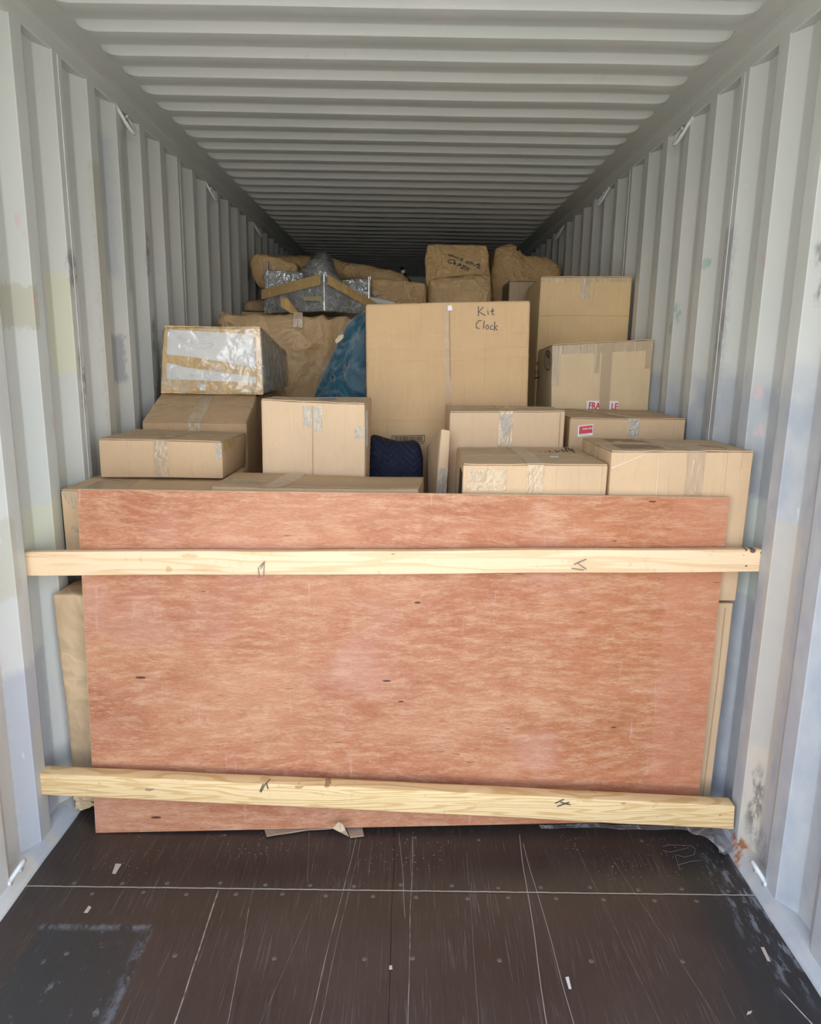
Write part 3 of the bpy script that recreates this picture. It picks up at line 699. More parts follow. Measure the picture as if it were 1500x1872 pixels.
tE, BE = carton('cardboard_box', corners(-.625, .080, 2.425, 2.70, .886, 1.212, _5=(.01, 0, 0), _6=(.012, 0, .0), _7=(.01, 0, .004), _2=(-.01, 0, -.002)), 'long low carton behind the middle of the plywood top edge, pale tape across its lid', card(CD, seed=5), 5, tape=False, seam_tape=False, topsag=.010, bulge=.01, wr=.006, flaps=False)
f = MB(); BE.patch(f, 'top', [(.22, 0), (.32, 0), (.38, 1), (.28, 1)], off=.0012, nu=5, nv=8); f.build('tape', M['tape'], tE)
f = MB(); BE.patch(f, 'top', [(.02, .30), (.20, .30), (.22, .5), (.04, .5)], off=.0012); f.build('tape', M['tape'], tE)
f = MB(); BE.patch(f, 'top', [(.38, .12), (.85, .05), (.86, .10), (.38, .2)], off=.0012); f.build('tape', M['tape'], tE)

# narrow flat pack standing between the blanket and the tall carton
tN, BN = carton('flat_carton', corners(.140, .184, 2.80, 3.10, .886, 1.378, _2=(.004, 0, 0), _3=(.012, 0, .004), _7=(-.028, 0, -.10), _4=(-.03, 0, 0), _6=(0, 0, -.10)), 'narrow wrinkled flat carton standing between the navy blanket and a tall carton', card(CC, seed=6), 6, cat='flat carton', flaps=False, tape=False, seam_tape=False, bulge=.004, wr=.008)
f = MB(); BN.rect(f, 'front', .1, .25, .95, .70, off=.0012, nu=6, nv=12, wr=.006); f.build('tape', M['tape_silver'], tN)
f = MB(); BN.rect(f, 'front', .85, .12, .99, .20, off=.003); f.build('label', M['red'], tN)

# right side
tF, BF = carton('cardboard_box', corners(.212, .686, 2.375, 2.83, .886, 1.308, _2=(0, 0, .003), _3=(0, 0, -.003), _7=(.006, 0, -.002), _6=(-.002, .05, 0)), 'low wide carton just behind the plywood edge with black handwriting on its lid', card(CA, seed=7), 7, tape_u=(.44, .56), drop=.30, skew=-.02, seam=.42)
f = MB(); BF.rect(f, 'front', .03, .80, .30, .97, off=.0014, nu=12, nv=8, wr=.004); f.build('tape', M['tape_crinkled'], tF)
f = MB(); BF.rect(f, 'left', .05, .70, .35, .93, off=.001, nu=6, nv=6); f.build('hand_hole_shade', M['darkvoid'], tF)  # flat dark patch paints the shade inside the hand hole
zt = 1.3145
strokes(tF, [[(981, 827), (985, 831)], [(985, 826), (983, 832)], [(991, 828), (997, 832)], [(996, 826), (999, 830)], [(1004, 824), (1003, 829)], [(1006, 826), (1012, 829)], [(1014, 823), (1018, 828), (1022, 824)], [(1026, 822), (1030, 826)],
             [(1032, 817), (1036, 826)], [(1038, 819), (1043, 825)], [(1044, 820), (1050, 829)], [(1006, 832), (1014, 833)], [(1030, 830), (1036, 832)], [(1040, 822), (1048, 823)]], lambda a, b: atZ(a, b, zt), Vector((0, 0, 1)), .006)
f = MB(); BF.rect(f, 'top', .66, .30, .72, .36, off=.0052); f.build('label', M['white'], tF)

tG, BG = carton('cardboard_box', corners(.192, .646, 2.90, 3.19, .886, 1.440, _2=(0, 0, .006), _3=(0, 0, -.002), _7=(-.004, 0, .002), _6=(.01, .05, .0)), 'tall tan carton behind the lid with handwriting, strip of shiny tape down its front', card(CC, seed=8), 8, tape_u=(.43, .55), drop=.33, seam=.45, tmat=M['tape'])
f = MB(); BG.patch(f, 'front', [(.475, .80), (.50, .80), (.55, .985), (.435, .985)], off=.0025, nu=8, nv=8, wr=.005); f.build('tape', M['tape_silver'], tG)
f = MB(); BG.rect(f, 'front', .955, .0, .962, .99, off=.0012, th=.001); f.build('crease', card((.42, .28, .16)), tG)

tH, BH = carton('cardboard_box', corners(.694, 1.155, 2.375, 2.775, .853, 1.356, _2=(.002, 0, .006), _7=(-.006, 0, 0), _6=(.014, -.04, 0)), 'largest front carton at the right wall, running down behind the plywood corner', card(CA, seed=9), 9, tape_u=(.53, .66), drop=.36, skew=-.20, seam=.50, tmat=tape_mat('flat_clear_tape', (.62, .50, .35), .22, .12, 20, .01))
f = MB(); BH.patch(f, 'front', [(.565, .84), (.575, .84), (.585, .96), (.575, .96)], off=.003); f.build('crease', M['tape_silver'], tH)
f = MB(); BH.patch(f, 'front', [(.0, .90), (.01, .89), (.24, .985), (.23, .99)], off=.0015, th=.001); f.build('crease', card((.66, .50, .34)), tH)
f = MB(); BH.rect(f, 'front', .33, .62, .337, .97, off=.0015, th=.001); f.build('crease', card((.66, .50, .34)), tH)
f = MB(); BH.rect(f, 'left', .35, .8, .42, 1, off=.0015); f.build('tape', M['tape_crinkled'], tH); f = MB(); BH.rect(f, 'left', .55, .8, .62, 1, off=.0015); f.build('tape', M['tape_crinkled'], tH)
f = MB(); BH.rect(f, 'top', .10, .12, .42, .42, off=.0045); f.build('printed_panel', simple('dark_print_panel', (.27, .185, .115), .6), tH); f = MB(); BH.rect(f, 'top', .14, .62, .44, .90, off=.0045); f.build('printed_panel', simple('dark_print', (.27, .185, .115), .6), tH)
f = MB(); BH.patch(f, 'top', [(.72, .40), (.73, .40), (.86, .16), (.85, .16)], off=.0062); f.build('ink_stroke', M['ink'], tH)

tI, BI = carton('cardboard_box', corners(.70, 1.148, 2.385, 2.78, 0.0, .842, _2=(.004, 0, 0)), 'bottom carton at the right wall, narrow strip showing beside the plywood', card(CA, seed=10), 10, tape=False, seam_tape=False, flaps=False)
f = MB(); BI.rect(f, 'front', .935, .02, .942, .98, off=.0012, th=.001); f.build('crease', card((.42, .28, .16)), tI)

tJ, BJ = carton('cardboard_box', corners(.682, 1.150, 2.97, 3.48, .856, 1.416, _2=(0, 0, .002), _7=(0, 0, .0), _4=(0, 0, 0)), 'carton with a red and white sticker on its front left corner', card(CA, seed=11), 11, tape_u=(.50, .60), drop=.12, skew=-.32, seam=.40, tmat=M['tape_silver'])
f = MB(); BJ.patch(f, 'front', [(.075, .868), (.205, .882), (.205, .962), (.075, .948)], off=.001); f.build('label', M['white'], tJ)
f = MB(); BJ.patch(f, 'front', [(.085, .888), (.200, .900), (.200, .955), (.085, .943)], off=.0018); f.build('label_band', M['red'], tJ)
def words(txt, parent, P0, ux, uz, h, mat, name='printed_words', bold=0.0):
    cu = bpy.data.curves.new(name, 'FONT'); cu.body = txt; cu.size = 1.0; cu.extrude = 0.0; cu.offset = bold
    ob = bpy.data.objects.new(name, cu); COL.objects.link(ob)
    dg = bpy.context.evaluated_depsgraph_get(); me = bpy.data.meshes.new_from_object(ob.evaluated_get(dg)); bpy.data.objects.remove(ob)
    mb = MB(); n = ux.cross(uz).normalized()
    if n.y > 0 and abs(n.y) > .5: n = -n
    mb.add([P0 + ux * (v.co.x * h) + uz * (v.co.y * h) for v in me.vertices], [tuple(p.vertices) for p in me.polygons])
    return mb.build(name, mat, parent, recalc=False)
a = BJ.surf('front', .106, .917); b = BJ.surf('front', .180, .925); ux = (b - a).normalized()
words('PARK HILL', tJ, a + ux * .004 + Vector((0, -.0032, 0.001)), ux, Vector((0, 0, 1)), .0088, simple('white_print', (.85, .8, .8), .5), bold=0.02)
a = BJ.surf('front', .09, .879); f = MB(); BJ.patch(f, 'front', [(.095, .879), (.165, .886), (.165, .889), (.095, .882)], off=.0018); f.build('small_print', simple('grey_print', (.35, .35, .42), .5), tJ)

zb = 1.095
tK, BK_ = carton('cardboard_box', corners(.703, 1.168, 3.505, 3.90, zb, 1.712, _2=(.0, 0, .030), _3=(-.006, 0, -.002), _6=(0, 0, .025), _7=(-.004, 0, -.025), _0=(.018, 0, 0)), 'pale carton with a FRAGILE sticker on its front, second from top at right', card((.66, .51, .32), seed=12), 12, tape=False, seam_tape=False, bulge=.004)
for q in ((0.0, .93, .99, .995), (.0, .70, .085, .93), (.42, .78, .475, .93), (.93, .80, .995, .93)):
    f = MB(); BK_.rect(f, 'front', *q, off=.001); f.build('tape', tape_mat('pale_tape', (.60, .50, .36), .35), tK)
f = MB(); BK_.rect(f, 'front', .495, .78, .508, .99, off=.0022); f.build('crease', M['tape_silver'], tK); f = MB(); BK_.rect(f, 'front', .57, .74, .578, .98, off=.0022); f.build('crease', M['tape_silver'], tK)
f = MB(); BK_.patch(f, 'front', [(.36, .4), (.685, .4), (.685, .572), (.36, .580)], off=.0008); f.build('label', M['white'], tK)
a = BK_.surf('front', .378, .519); b = BK_.surf('front', .66, .511); ux = (b - a).normalized(); uz = Vector((0, 0, 1))
words('FRA', tK, a + Vector((0, -.0024, 0)), ux * .74, uz, .0435, M['red'], bold=0.03)
words('GI', tK, a + ux * .066 + Vector((0, -.0024, -.001)), ux * .74, uz, .0435, M['red'], bold=0.03)
words('LE', tK, a + ux * .108 + Vector((0, -.0024, -.002)), ux * .74, uz, .0435, M['red'], bold=0.03)
words('HANDLE', tK, a + Vector((0.014, -.0024, -.040)), ux * .9, uz, .030, M['red'], bold=0.03)
g = G('tan_tape'); g.base((.60, .46, .30), .3); g.p.inputs['Alpha'].default_value = .62
f = MB(); BK_.rect(f, 'front', .488, .2, .592, .995, off=.0034); f.build('tape', g.m, tK)
nl = Vector((-1, 0, 0)); fl = lambda a, b: atX(a, b, .690)
el = [(1001 + 6.0 * math.cos(t / 12 * 6.2832), 659 + 18 * math.sin(t / 12 * 6.2832)) for t in range(13)]
strokes(tK, [el, [(998, 646), (1002, 652)], [(1002, 644), (1004, 651)], [(999, 650), (1004, 655)], [(1001, 658), (1000, 666)], [(1003, 660), (1004, 668)],
             [(979, 662), (981, 667), (983, 661)], [(984, 660), (984, 665)], [(978, 677), (980, 684)], [(980, 676), (982, 682)], [(977, 692), (981, 690), (984, 692), (987, 688)], [(979, 668), (980, 661)]], fl, nl, .006)

tL, BL = carton('cardboard_box', corners(.700, 1.168, 3.925, 4.34, zb, 2.058, _2=(0, 0, .008), _3=(-.002, 0, .0), _6=(.0, 0, 0), _7=(-.006, 0, -.03)), 'tall plain carton at the top of the right hand stack beside the wall', card((.66, .475, .26), seed=13), 13, tape=False, seam_tape=False)
f = MB(); BL.rect(f, 'front', .445, .905, .54, .998, off=.001); f.build('tape', M['tape'], tL)
f = MB(); BL.rect(f, 'front', .45, .888, .54, .905, off=.002, wr=.004, nu=8); f.build('tape', M['tape_silver'], tL)
f = MB(); BL.rect(f, 'front', 0, .975, .99, .998, off=.0008); f.build('tape', M['tape_crinkled'], tL)
f = MB(); BL.rect(f, 'front', 0, .80, 1, .803, off=.0008); f.build('crease', card((.46, .32, .18)), tL)

tM_, BM = carton('cardboard_box', corners(.612, .86, 4.50, 4.85, 1.505, 2.092, _7=(-.0, 0, -.0)), 'small dull carton with a dark marked side, below the wrapped armchair', card((.42, .31, .21), seed=14), 14, tape=False, seam_tape=False)
f = MB(); BM.rect(f, 'left', .02, .80, .9, .98, off=.001); f.build('printed_panel', simple('dark_print_side', (.07, .045, .03), .6), tM_)

# big flat carton marked Kit Clock
PC_ = [atY(668, 556, 3.32), atY(970, 549, 3.32)]
P = [Vector((-.152, 3.32, .956)), Vector((.575, 3.32, .956)), PC_[1], PC_[0]]; P += [p + Vector((0, .09, 0)) for p in P]
BCk = Box(P, r=.012, bulge=.001, wr=.003, seed=15)
tCk = thing('flat_carton', (BCk.c.x, BCk.c.y, .956), 'big flat carton standing upright with Kit Clock handwritten on it', 'flat carton')
BCk.mesh().build('body', card((.60, .41, .225), seed=15), tCk, smooth=True)
fc = lambda a, b: atY(a, b, 3.3155)
strokes(tCk, [[(874, 560), (874, 578)], [(883, 561), (875, 570), (887, 577)], [(891, 568), (892, 576)], [(891, 563), (891, 564)], [(900, 563), (899, 574), (903, 576)], [(896, 569), (903, 568)],
              [(880, 586), (875, 586), (870, 592), (870, 599), (876, 601)], [(885, 586), (883, 601)], [(890, 594), (887, 598), (889, 602), (893, 600), (892, 595), (890, 594)], [(900, 595), (896, 597), (896, 602), (901, 602)], [(904, 588), (903, 605)], [(909, 595), (904, 599), (909, 604)]], fc, nb, .0035)
f = MB(); f.slab([[fc(822 - 4, 559), fc(818, 568)], [fc(825, 558), fc(827, 567)]], nb, .001); f.build('label', M['white'], tCk)
f = MB(); f.slab([[fc(809, 560), fc(815, 808)], [fc(821, 560), fc(827, 808)]], nb, .0008); f.build('tape', tape_mat('faint_tape', (.56, .40, .23), .25), tCk)
f = MB(); f.slab([[fc(820, 570), fc(822, 690)], [fc(821.5, 570), fc(823.5, 690)]], nb, .0012); f.build('crease', card((.36, .24, .13)), tCk)
for (y0, y1) in ((612, 606), (637, 632), (658, 650), (765, 762)):
    cr = MB(); n = 14
    cr.slab([[fc(669 + (298 * k / n), y0 + (y1 - y0) * k / n + 3 * math.sin(k / n * 3.1)), fc(669 + (298 * k / n), y0 + 1.3 + (y1 - y0) * k / n + 3 * math.sin(k / n * 3.1))] for k in range(n + 1)], nb, .001)
    cr.build('crease', card((.66, .47, .27)), tCk)
bc = MB(); q = lambda x, y: fc(716 + x * 60, 796.5 + y * 12 - x * 1.6)
def bq(x0, y0, x1, y1, th=.0008): bc.slab([[q(x0, y0), q(x0, y1)], [q(x1, y0), q(x1, y1)]], nb, th)
bq(0, 0, 1, .09); bq(0, .95, 1, 1.04); bq(0, 0, .018, 1.04); bq(.982, 0, 1, 1.04)
rb = random.Random(2); x = .07
while x < .93:
    w = rb.choice([.008, .012, .02]); bq(x, .18, x + w, .86); x += w + rb.choice([.008, .012, .018])
for k in range(13): bq(.03 + k * .075, 1.2, .06 + k * .075, 1.4)
bc.build('printed_barcode', simple('barcode_print', (.06, .045, .04), .5), tCk)

# ================================================================== soft wrapped things
def smooth_poly(pts, n, soft=1):
    """closed polyline resampled to n points and softened"""
    P = [Vector(p) for p in pts]; L = [0]
    for i in range(len(P)): L.append(L[-1] + (P[(i + 1) % len(P)] - P[i]).length)
    out_ = []
    for k in range(n):
        s = L[-1] * k / n
        for i in range(len(P)):
            if L[i] <= s <= L[i + 1] + 1e-9:
                t = (s - L[i]) / max(1e-9, L[i + 1] - L[i]); out_.append(P[i] * (1 - t) + P[(i + 1) % len(P)] * t); break
    for _ in range(soft):
        out_ = [(out_[i - 1] + out_[i] * 2 + out_[(i + 1) % n]) / 4 for i in range(n)]
    return out_
def ridge(p): return (1 - min(1, abs(noise.noise(p)) * 3.2)) ** 2
def fold_(p): return -abs(noise.noise(p)) * 2.4 - abs(noise.noise(p * 2.1 + Vector((5, 1, 2)))) * 1.1 - abs(noise.noise(p * 4.3)) * .45
def lump(px_outline, y0, depth, rnd_=0.06, wr=0.012, seed=0, n=110, maxe=.03, soft=2, floor_z=None, fold=(1, 1, 1), xlim=None, bulge=0.0, fs=7.0, extra=None, taper=0.0):
    """solid with the given pixel outline at depth y0: dished front, sides, back; crumpled"""
    pts = [atY(a, b, y0) for a, b in px_outline]
    if xlim: pts = [Vector((min(max(p.x, xlim[0]), xlim[1]), p.y, p.z)) for p in pts]
    if floor_z is not None:
        pts = [Vector((p.x, p.y, max(p.z, floor_z))) for p in pts]
    P = smooth_poly(pts, n, soft); c = sum(P, Vector()) / n
    rings = []
    for s in (0.0, .12, .25, .38, .5, .62, .72, .81, .88, .94, .98):
        rings.append((s, rnd_ * (1 - math.sqrt(max(0, 1 - s ** 5))) - bulge * (1 - s * s)))
    rings.append((1.0, rnd_)); k = max(3, int(depth / .05))
    for i in range(1, k): rings.append((1.0 - taper * i / k, rnd_ + (depth - 2 * rnd_) * i / k))
    rings += [(1.0 - taper, depth - rnd_), (.95 - taper, depth - .3 * rnd_), (.6, depth), (.0, depth)]
    vs = [c + Vector((0, rings[0][1], 0))]; fsl = []
    R = rings[1:-1]
    for (s, dy) in R:
        for p in P: vs.append(c + (p - c) * s + Vector((0, dy, 0)))
    vs.append(c + Vector((0, rings[-1][1], 0)))
    for j in range(n): fsl.append((0, 1 + (j + 1) % n, 1 + j))
    for i in range(len(R) - 1):
        a = 1 + i * n; b = a + n
        for j in range(n): fsl.append((a + j, a + (j + 1) % n, b + (j + 1) % n, b + j))
    a = 1 + (len(R) - 1) * n; last = len(vs) - 1
    for j in range(n): fsl.append((a + j, a + (j + 1) % n, last))
    me = bpy.data.meshes.new('tmp'); me.from_pydata([tuple(v) for v in vs], [], fsl)
    bm = bmesh.new(); bm.from_mesh(me); bmesh.ops.recalc_face_normals(bm, faces=bm.faces)
    # even out the front fan so that creases read
    for _ in range(3):
        ylim = y0 + 0.12
        eds = [e for e in bm.edges if e.calc_length() > (maxe if min(e.verts[0].co.y, e.verts[1].co.y) < ylim else 0.06)]
        if eds: bmesh.ops.subdivide_edges(bm, edges=eds, cuts=1, use_grid_fill=True)
        bmesh.ops.triangulate(bm, faces=[f for f in bm.faces if len(f.verts) > 4])
    bm.normal_update(); F = Vector(fold)
    for v in bm.verts:
        q = Vector((v.co.x * F.x, v.co.y * F.y, v.co.z * F.z)) + Vector((seed * 2.3, seed, 0)); w = noise.noise_vector(q * 2) * .25
        d = noise.noise(q * 3) * .7 + fold_((q + w) * fs * .6) * 1.1 + .9
        v.co += v.normal * d * wr
        if extra: v.co += extra(v.co)
        if floor_z is not None and v.co.z < floor_z: v.co.z = floor_z
        if xlim: v.co.x = min(max(v.co.x, xlim[0] - .002), xlim[1] + .002)
    mb = MB(); bm.verts.ensure_lookup_table(); bm.verts.index_update()
    mb.add([v.co.copy() for v in bm.verts], [tuple(v.index for v in f.verts) for f in bm.faces]); bm.free(); bpy.data.meshes.remove(me)
    return mb
KR = kraft(); KRD = kraft((0.68, 0.45, 0.21), 4.5); KRL = kraft((0.64, 0.44, 0.24), 3.6); KRS = kraft((0.52, 0.37, 0.215), 1.6)
def soft(name, mb, mat, label, cat, z0, group=None):
    xs = [v.x for v in mb.v]; ys = [v.y for v in mb.v]
    t = thing(name, ((min(xs) + max(xs)) / 2, (min(ys) + max(ys)) / 2, z0), label, cat, group)
    mb.build('wrapping' if cat != 'blanket' else 'cloth', mat, t, smooth=True); return t

# paper wrapped package at the foot of the left wall
P = corners(-1.168, -.60, 2.375, 3.00, 0.004, .838, _0=(.016, 0, .03), _1=(0, 0, 0))
BP = Box(P, r=.012, bulge=.004, wr=.006, seed=21)
tPk = thing('wrapped_package', (BP.c.x, BP.c.y, 0), 'smooth brown paper package standing on the floor at left beside the plywood', 'package')
BP.mesh(.03).build('wrapping', KRS, tPk, smooth=True)
f = MB(); BP.patch(f, 'front', [(.0, .04), (.16, .04), (.16, .125), (.02, .17)], off=.002, th=.002, wr=.012, nu=8, nv=8); f.build('folded_paper', kraft((.62, .46, .28), 3), tPk)
f = MB(); BP.patch(f, 'front', [(.01, -.005), (.05, -.012), (.16, .03), (.02, .05)], off=.004, th=.002, wr=.012, nu=8, nv=8); f.build('folded_paper', kraft((.62, .46, .28), 3), tPk)

# white foam parcel with brown tape
P = [atY(296, 722, 3.36), atY(481, 719, 3.36), atY(476, 598, 3.36), atY(301, 596, 3.36)]
P[0].z = 1.468; P[1].z = 1.468
P += [Vector((-1.08, 4.06, 1.468)), atX(526, 706, -.625), atX(522, 646, -.625), Vector((-1.06, 4.06, 1.66))]
BFm = Box(P, r=.010, bulge=.006, wr=.004, seed=22)
tFm = thing('taped_parcel', (BFm.c.x, BFm.c.y, 1.46), 'white film wrapped parcel edged with brown tape on top of the left stack', 'parcel')
BFm.mesh(.03).build('body', M['foam'], tFm, smooth=True)
for nm, q in (('tape', [(-.005, 0), (1.0, 0), (1.0, .175), (-.005, .22)]), ('tape', [(-.005, 0), (.045, 0), (.035, 1.005), (.0, 1.005)]), ('tape', [(.935, 0), (1.0, 0), (1.0, 1.005), (.935, 1.005)]),
              ('tape', [(.0, .955), (1, .90), (1, 1.005), (.0, 1.005)])):
    f = MB(); BFm.patch(f, 'front', q, off=.0035 if q[0][1] < .5 else .003, nu=14, nv=8, wr=.003); f.build(nm, M['tape_brown'], tFm)
f = MB(); nfm = 16; g_ = []
for k in range(nfm + 1):
    u = k / nfm; lo = .49 - .20 * u - .09 * math.sin(u * 3.1) * (.5 - u) * 2 * 0 - (0.0 if u < .15 else .02) ; top = .575 - .02 * u - .20 * u * u
    if u < .12: lo -= .0
    g_.append([BFm.surf('front', u, lo - .02) + Vector((0, -.005, 0)), BFm.surf('front', u, (lo + top) / 2) + Vector((0, -.006, 0)), BFm.surf('front', u, top) + Vector((0, -.005, 0))])
f.slab(g_, nb, .0006); f.build('tape', M['tape_brown'], tFm)
f = MB(); BFm.patch(f, 'front', [(.375, .045), (.43, .055), (.435, .15), (.385, .145)], off=.0062); f.build('label', M['white'], tFm)
f = MB(); BFm.rect(f, 'right', 0, .93, 1, 1.0, off=.004, nu=10); f.build('tape', M['tape_brown'], tFm)
sf = []
def shell(B, off, seed, step=.03, wr=.012, sc=(9, 9, 9)):
    mb = B.mesh(step); c = B.c
    for v in mb.v:
        q = Vector((v.x * sc[0], v.y * sc[1], v.z * sc[2])) + Vector((seed, 0, seed))
        d = (v - c).normalized(); v += Vector((d.x, d.y, 0)).normalized() * (off + ridge(q) * wr + ridge(q * 2.2) * wr * .5)
    return mb
shell(BFm, .007, 3, .018, .010, (5, 4, 9)).build('plastic_film', M['film_foam'], tFm, smooth=True)

# large paper bundle behind, wall to cushion
mb = lump([(391, 580), (396, 575), (470, 576), (560, 577), (625, 580), (652, 586), (650, 640), (632, 720), (600, 800), (560, 1000), (420, 1000), (420, 720), (405, 640)], 4.36, .72, .05, .030, 31, n=150, floor_z=0.0, fold=(1.6, 1, .7), xlim=(-1.165, .2), fs=4.2)
tPB = soft('wrapped_furniture', mb, KRL, 'wide creased brown paper bundle standing behind the white taped parcel', 'wrapped furniture', 0.0)
f = MB(); f.slab([[atY(537, 571, 4.33), atY(536, 583, 4.325), atY(536, 598, 4.325)], [atY(553, 571, 4.33), atY(553, 583, 4.325), atY(552, 599, 4.325)]], nb, .001); f.build('tape', M['tape'], tPB)

# teal upholstered back in a clear bag
PT = [(572, 727), (590, 680), (606, 645), (622, 615), (634, 590), (650, 576), (668, 570), (700, 566), (720, 600), (730, 700), (730, 990), (556, 990), (565, 760)]
TF = [((640, 625), (652, 655)), ((600, 676), (622, 640))]
def teal_extra(co):
    d = 0.0
    for (a, b) in (((652, 617), (633, 668)), ((633, 668), (626, 685)), ((626, 685), (606, 690)), ((606, 690), (578, 722)), ((626, 685), (645, 722)), ((606, 690), (612, 727)), ((606, 686), (606, 694)), ((633, 668), (668, 700))):
        A = atY(*a, 3.505); Bp = atY(*b, 3.505); ab = Bp - A; q = co - A; q.y = 0
        t = max(0, min(1, q.dot(ab) / ab.length_squared)); dist = (q - ab * t).length
        d += 0.020 * math.exp(-(dist / .011) ** 2) - .006 * math.exp(-((dist - .02) / .012) ** 2)
    return Vector((0, d if co.y < 3.56 else 0, 0))
mb = lump(PT, 3.505, .16, .05, .004, 5, n=150, maxe=.013, floor_z=.955, bulge=.025, fs=4, extra=teal_extra)
g = G('teal_velvet'); n1 = g.noise(g.pos, 6, 4); g.bump(g.noise(g.pos, 200, 2), .0006, .5)
mteal = g.base(g.mix(n1, (0.003, 0.055, 0.098), (0.006, 0.095, 0.150)), .75, .2)
g.p.inputs['Sheen Weight'].default_value = .4
tTe = thing('upholstered_chair_back', (-.3, 3.55, .955), 'teal tufted upholstered chair back in a clear plastic bag beside the Kit Clock carton', 'upholstered chair')
mb.build('upholstery', mteal, tTe, smooth=True)
PTo = [(566, 727), (585, 672), (600, 640), (618, 608), (632, 580), (652, 560), (668, 556), (705, 552), (725, 600), (735, 700), (735, 990), (552, 990), (560, 760)]
lump(PTo, 3.475, .22, .04, .010, 8, n=110, floor_z=.955, bulge=.03, fs=5).build('plastic_bag', plastic('thin_plastic_bag', (.96, .96, .96), .012, 3, .0, .002, .15, .10), tTe, smooth=True)
f = MB(); f.slab([[atY(612, 622, 3.44), atY(614, 628, 3.44)], [atY(620, 613, 3.44), atY(621, 624, 3.44)], [atY(628, 611, 3.44), atY(627, 618, 3.44)]], nb, .001); f.build('sticker', simple('tan_sticker', (.45, .32, .18), .4), tTe)

# quilted moving blanket
mb = lump([(676, 803), (690, 806), (705, 811), (728, 815), (745, 813), (758, 812), (765, 816), (771, 838), (770, 900), (770, 1000), (670, 1000), (668, 860)], 3.00, .24, .05, .010, 12, n=130, floor_z=.884, fs=4)
g = G('navy_quilted_blanket'); tt = g.math('PINGPONG', g.x, 0.055); s_ = g.add(g.z, g.mul(tt, 0.9))
st = g.band(g.math('FRACT', g.mul(s_, 1 / 0.026)), 0.5, 0.06, 0.05)
c = g.mix(g.noise(g.pos, 30, 3), (0.006, 0.009, 0.022), (0.014, 0.020, 0.045))
c = g.mix(g.mul(st, g.lin(g.noise(g.pos, 90, 2), .3, .7, .2, .9)), c, (0.12, 0.13, 0.17)); g.bump(g.mul(st, -1.0), .006, 1.0)
tBl = soft('moving_blanket', mb, g.base(c, .85, .2), 'navy quilted blanket with chevron stitching bunched between the cartons', 'blanket', .884)

# far top: paper parcel ends, rolls
mb = lump([(452, 485), (459, 468), (468, 462), (490, 466), (520, 474), (540, 484), (546, 510), (544, 600), (498, 600), (494, 535), (470, 520), (456, 503)], 5.35, .5, .05, .014, 41, floor_z=1.95, xlim=(-1.165, .3))
tR1 = soft('wrapped_package', mb, KR, 'lumpy brown paper package against the left wall, behind the plastic wrapped table', 'package', 1.95)
mb = MB()
def roll(pts, r, seed, wr=.014):
    n = 26; c_ = []
    for i in range(n + 1):
        t = i / n * (len(pts) - 1); k = min(int(t), len(pts) - 2); c_.append(pts[k] * (1 - (t - k)) + pts[k + 1] * (t - k))
    m_ = MB(); rr = [r * (.55 if i in (0, n) else 1) for i in range(n + 1)]; m_.tube(c_, rr, 22)
    for v in m_.v:
        q = v * 6 + Vector((seed, 0, 0)); v += noise.noise_vector(v * 3 + Vector((seed, 0, 0))) * wr * 1.4 + Vector((0, 0, 1)) * ridge(q) * wr
    return m_
tR2 = soft('paper_roll', roll([atY(500, 485, 5.95), atY(600, 490, 5.92), atY(745, 520, 5.85)], .070, 3), KR, 'long brown paper roll sloping away behind the clear plastic hump', 'paper roll', 1.95)
mb = lump([(676, 509), (700, 508), (740, 512), (779, 517), (781, 530), (780, 575), (700, 575), (676, 556)], 5.30, .45, .03, .009, 44, floor_z=1.935)
tR3 = soft('wrapped_package', mb, KR, 'long low brown paper parcel between the clear wrapped panel and the wrapped chair', 'package', 1.935)
f = MB(); f.slab([[atY(676, 543, 5.24), atY(676, 556, 5.24)], [atY(722, 553, 5.24), atY(722, 556, 5.24)]], nb, .01); f.build('white_flap', M['white'], tR3)
for q in (((678, 535), (690, 532), (700, 537), (684, 541)), ((743, 545), (752, 546), (753, 549), (745, 547)), ((737, 516), (741, 517), (740, 523), (738, 520))):
    f = MB(); f.slab([[atY(*q[0], 5.245), atY(*q[3], 5.245)], [atY(*q[1], 5.245), atY(*q[2], 5.245)]], nb, .001); f.build('tape', M['tape_silver'], tR3)
mb = lump([(680, 505), (688, 494), (700, 492), (722, 494), (738, 501), (752, 507), (752, 610), (680, 610)], 6.08, .25, .05, .016, 46, floor_z=1.935, n=80)
tR4 = soft('wrapped_bundle', mb, kraft((.16, .10, .06)), 'dark brown rumpled bundle behind the long low paper parcel', 'bundle', 2.0)
mb = lump([(443, 560), (444, 551), (452, 548), (490, 549), (500, 560), (500, 590), (443, 590)], 5.22, .12, .03, .008, 47, floor_z=1.935, xlim=(-1.165, .3), n=80)
tR5 = soft('wrapped_package', mb, kraft((.40, .27, .17)), 'small brown package squeezed beside the left wall above the wide paper bundle', 'package', 1.935)
tS = thing('black_pole', tuple(atY(742, 512, 6.04)), 'short black pole with a white band standing up from the dark bundle', 'pole')
MB().tube([atY(733, 488, 6.04), atY(762, 556, 6.04)], .013, 10).build('rod', M['blackplastic'], tS, smooth=True)
MB().tube([atY(735.6, 494, 6.04), atY(738, 499.5, 6.04)], .016, 10).build('white_band', M['white'], tS, smooth=True)

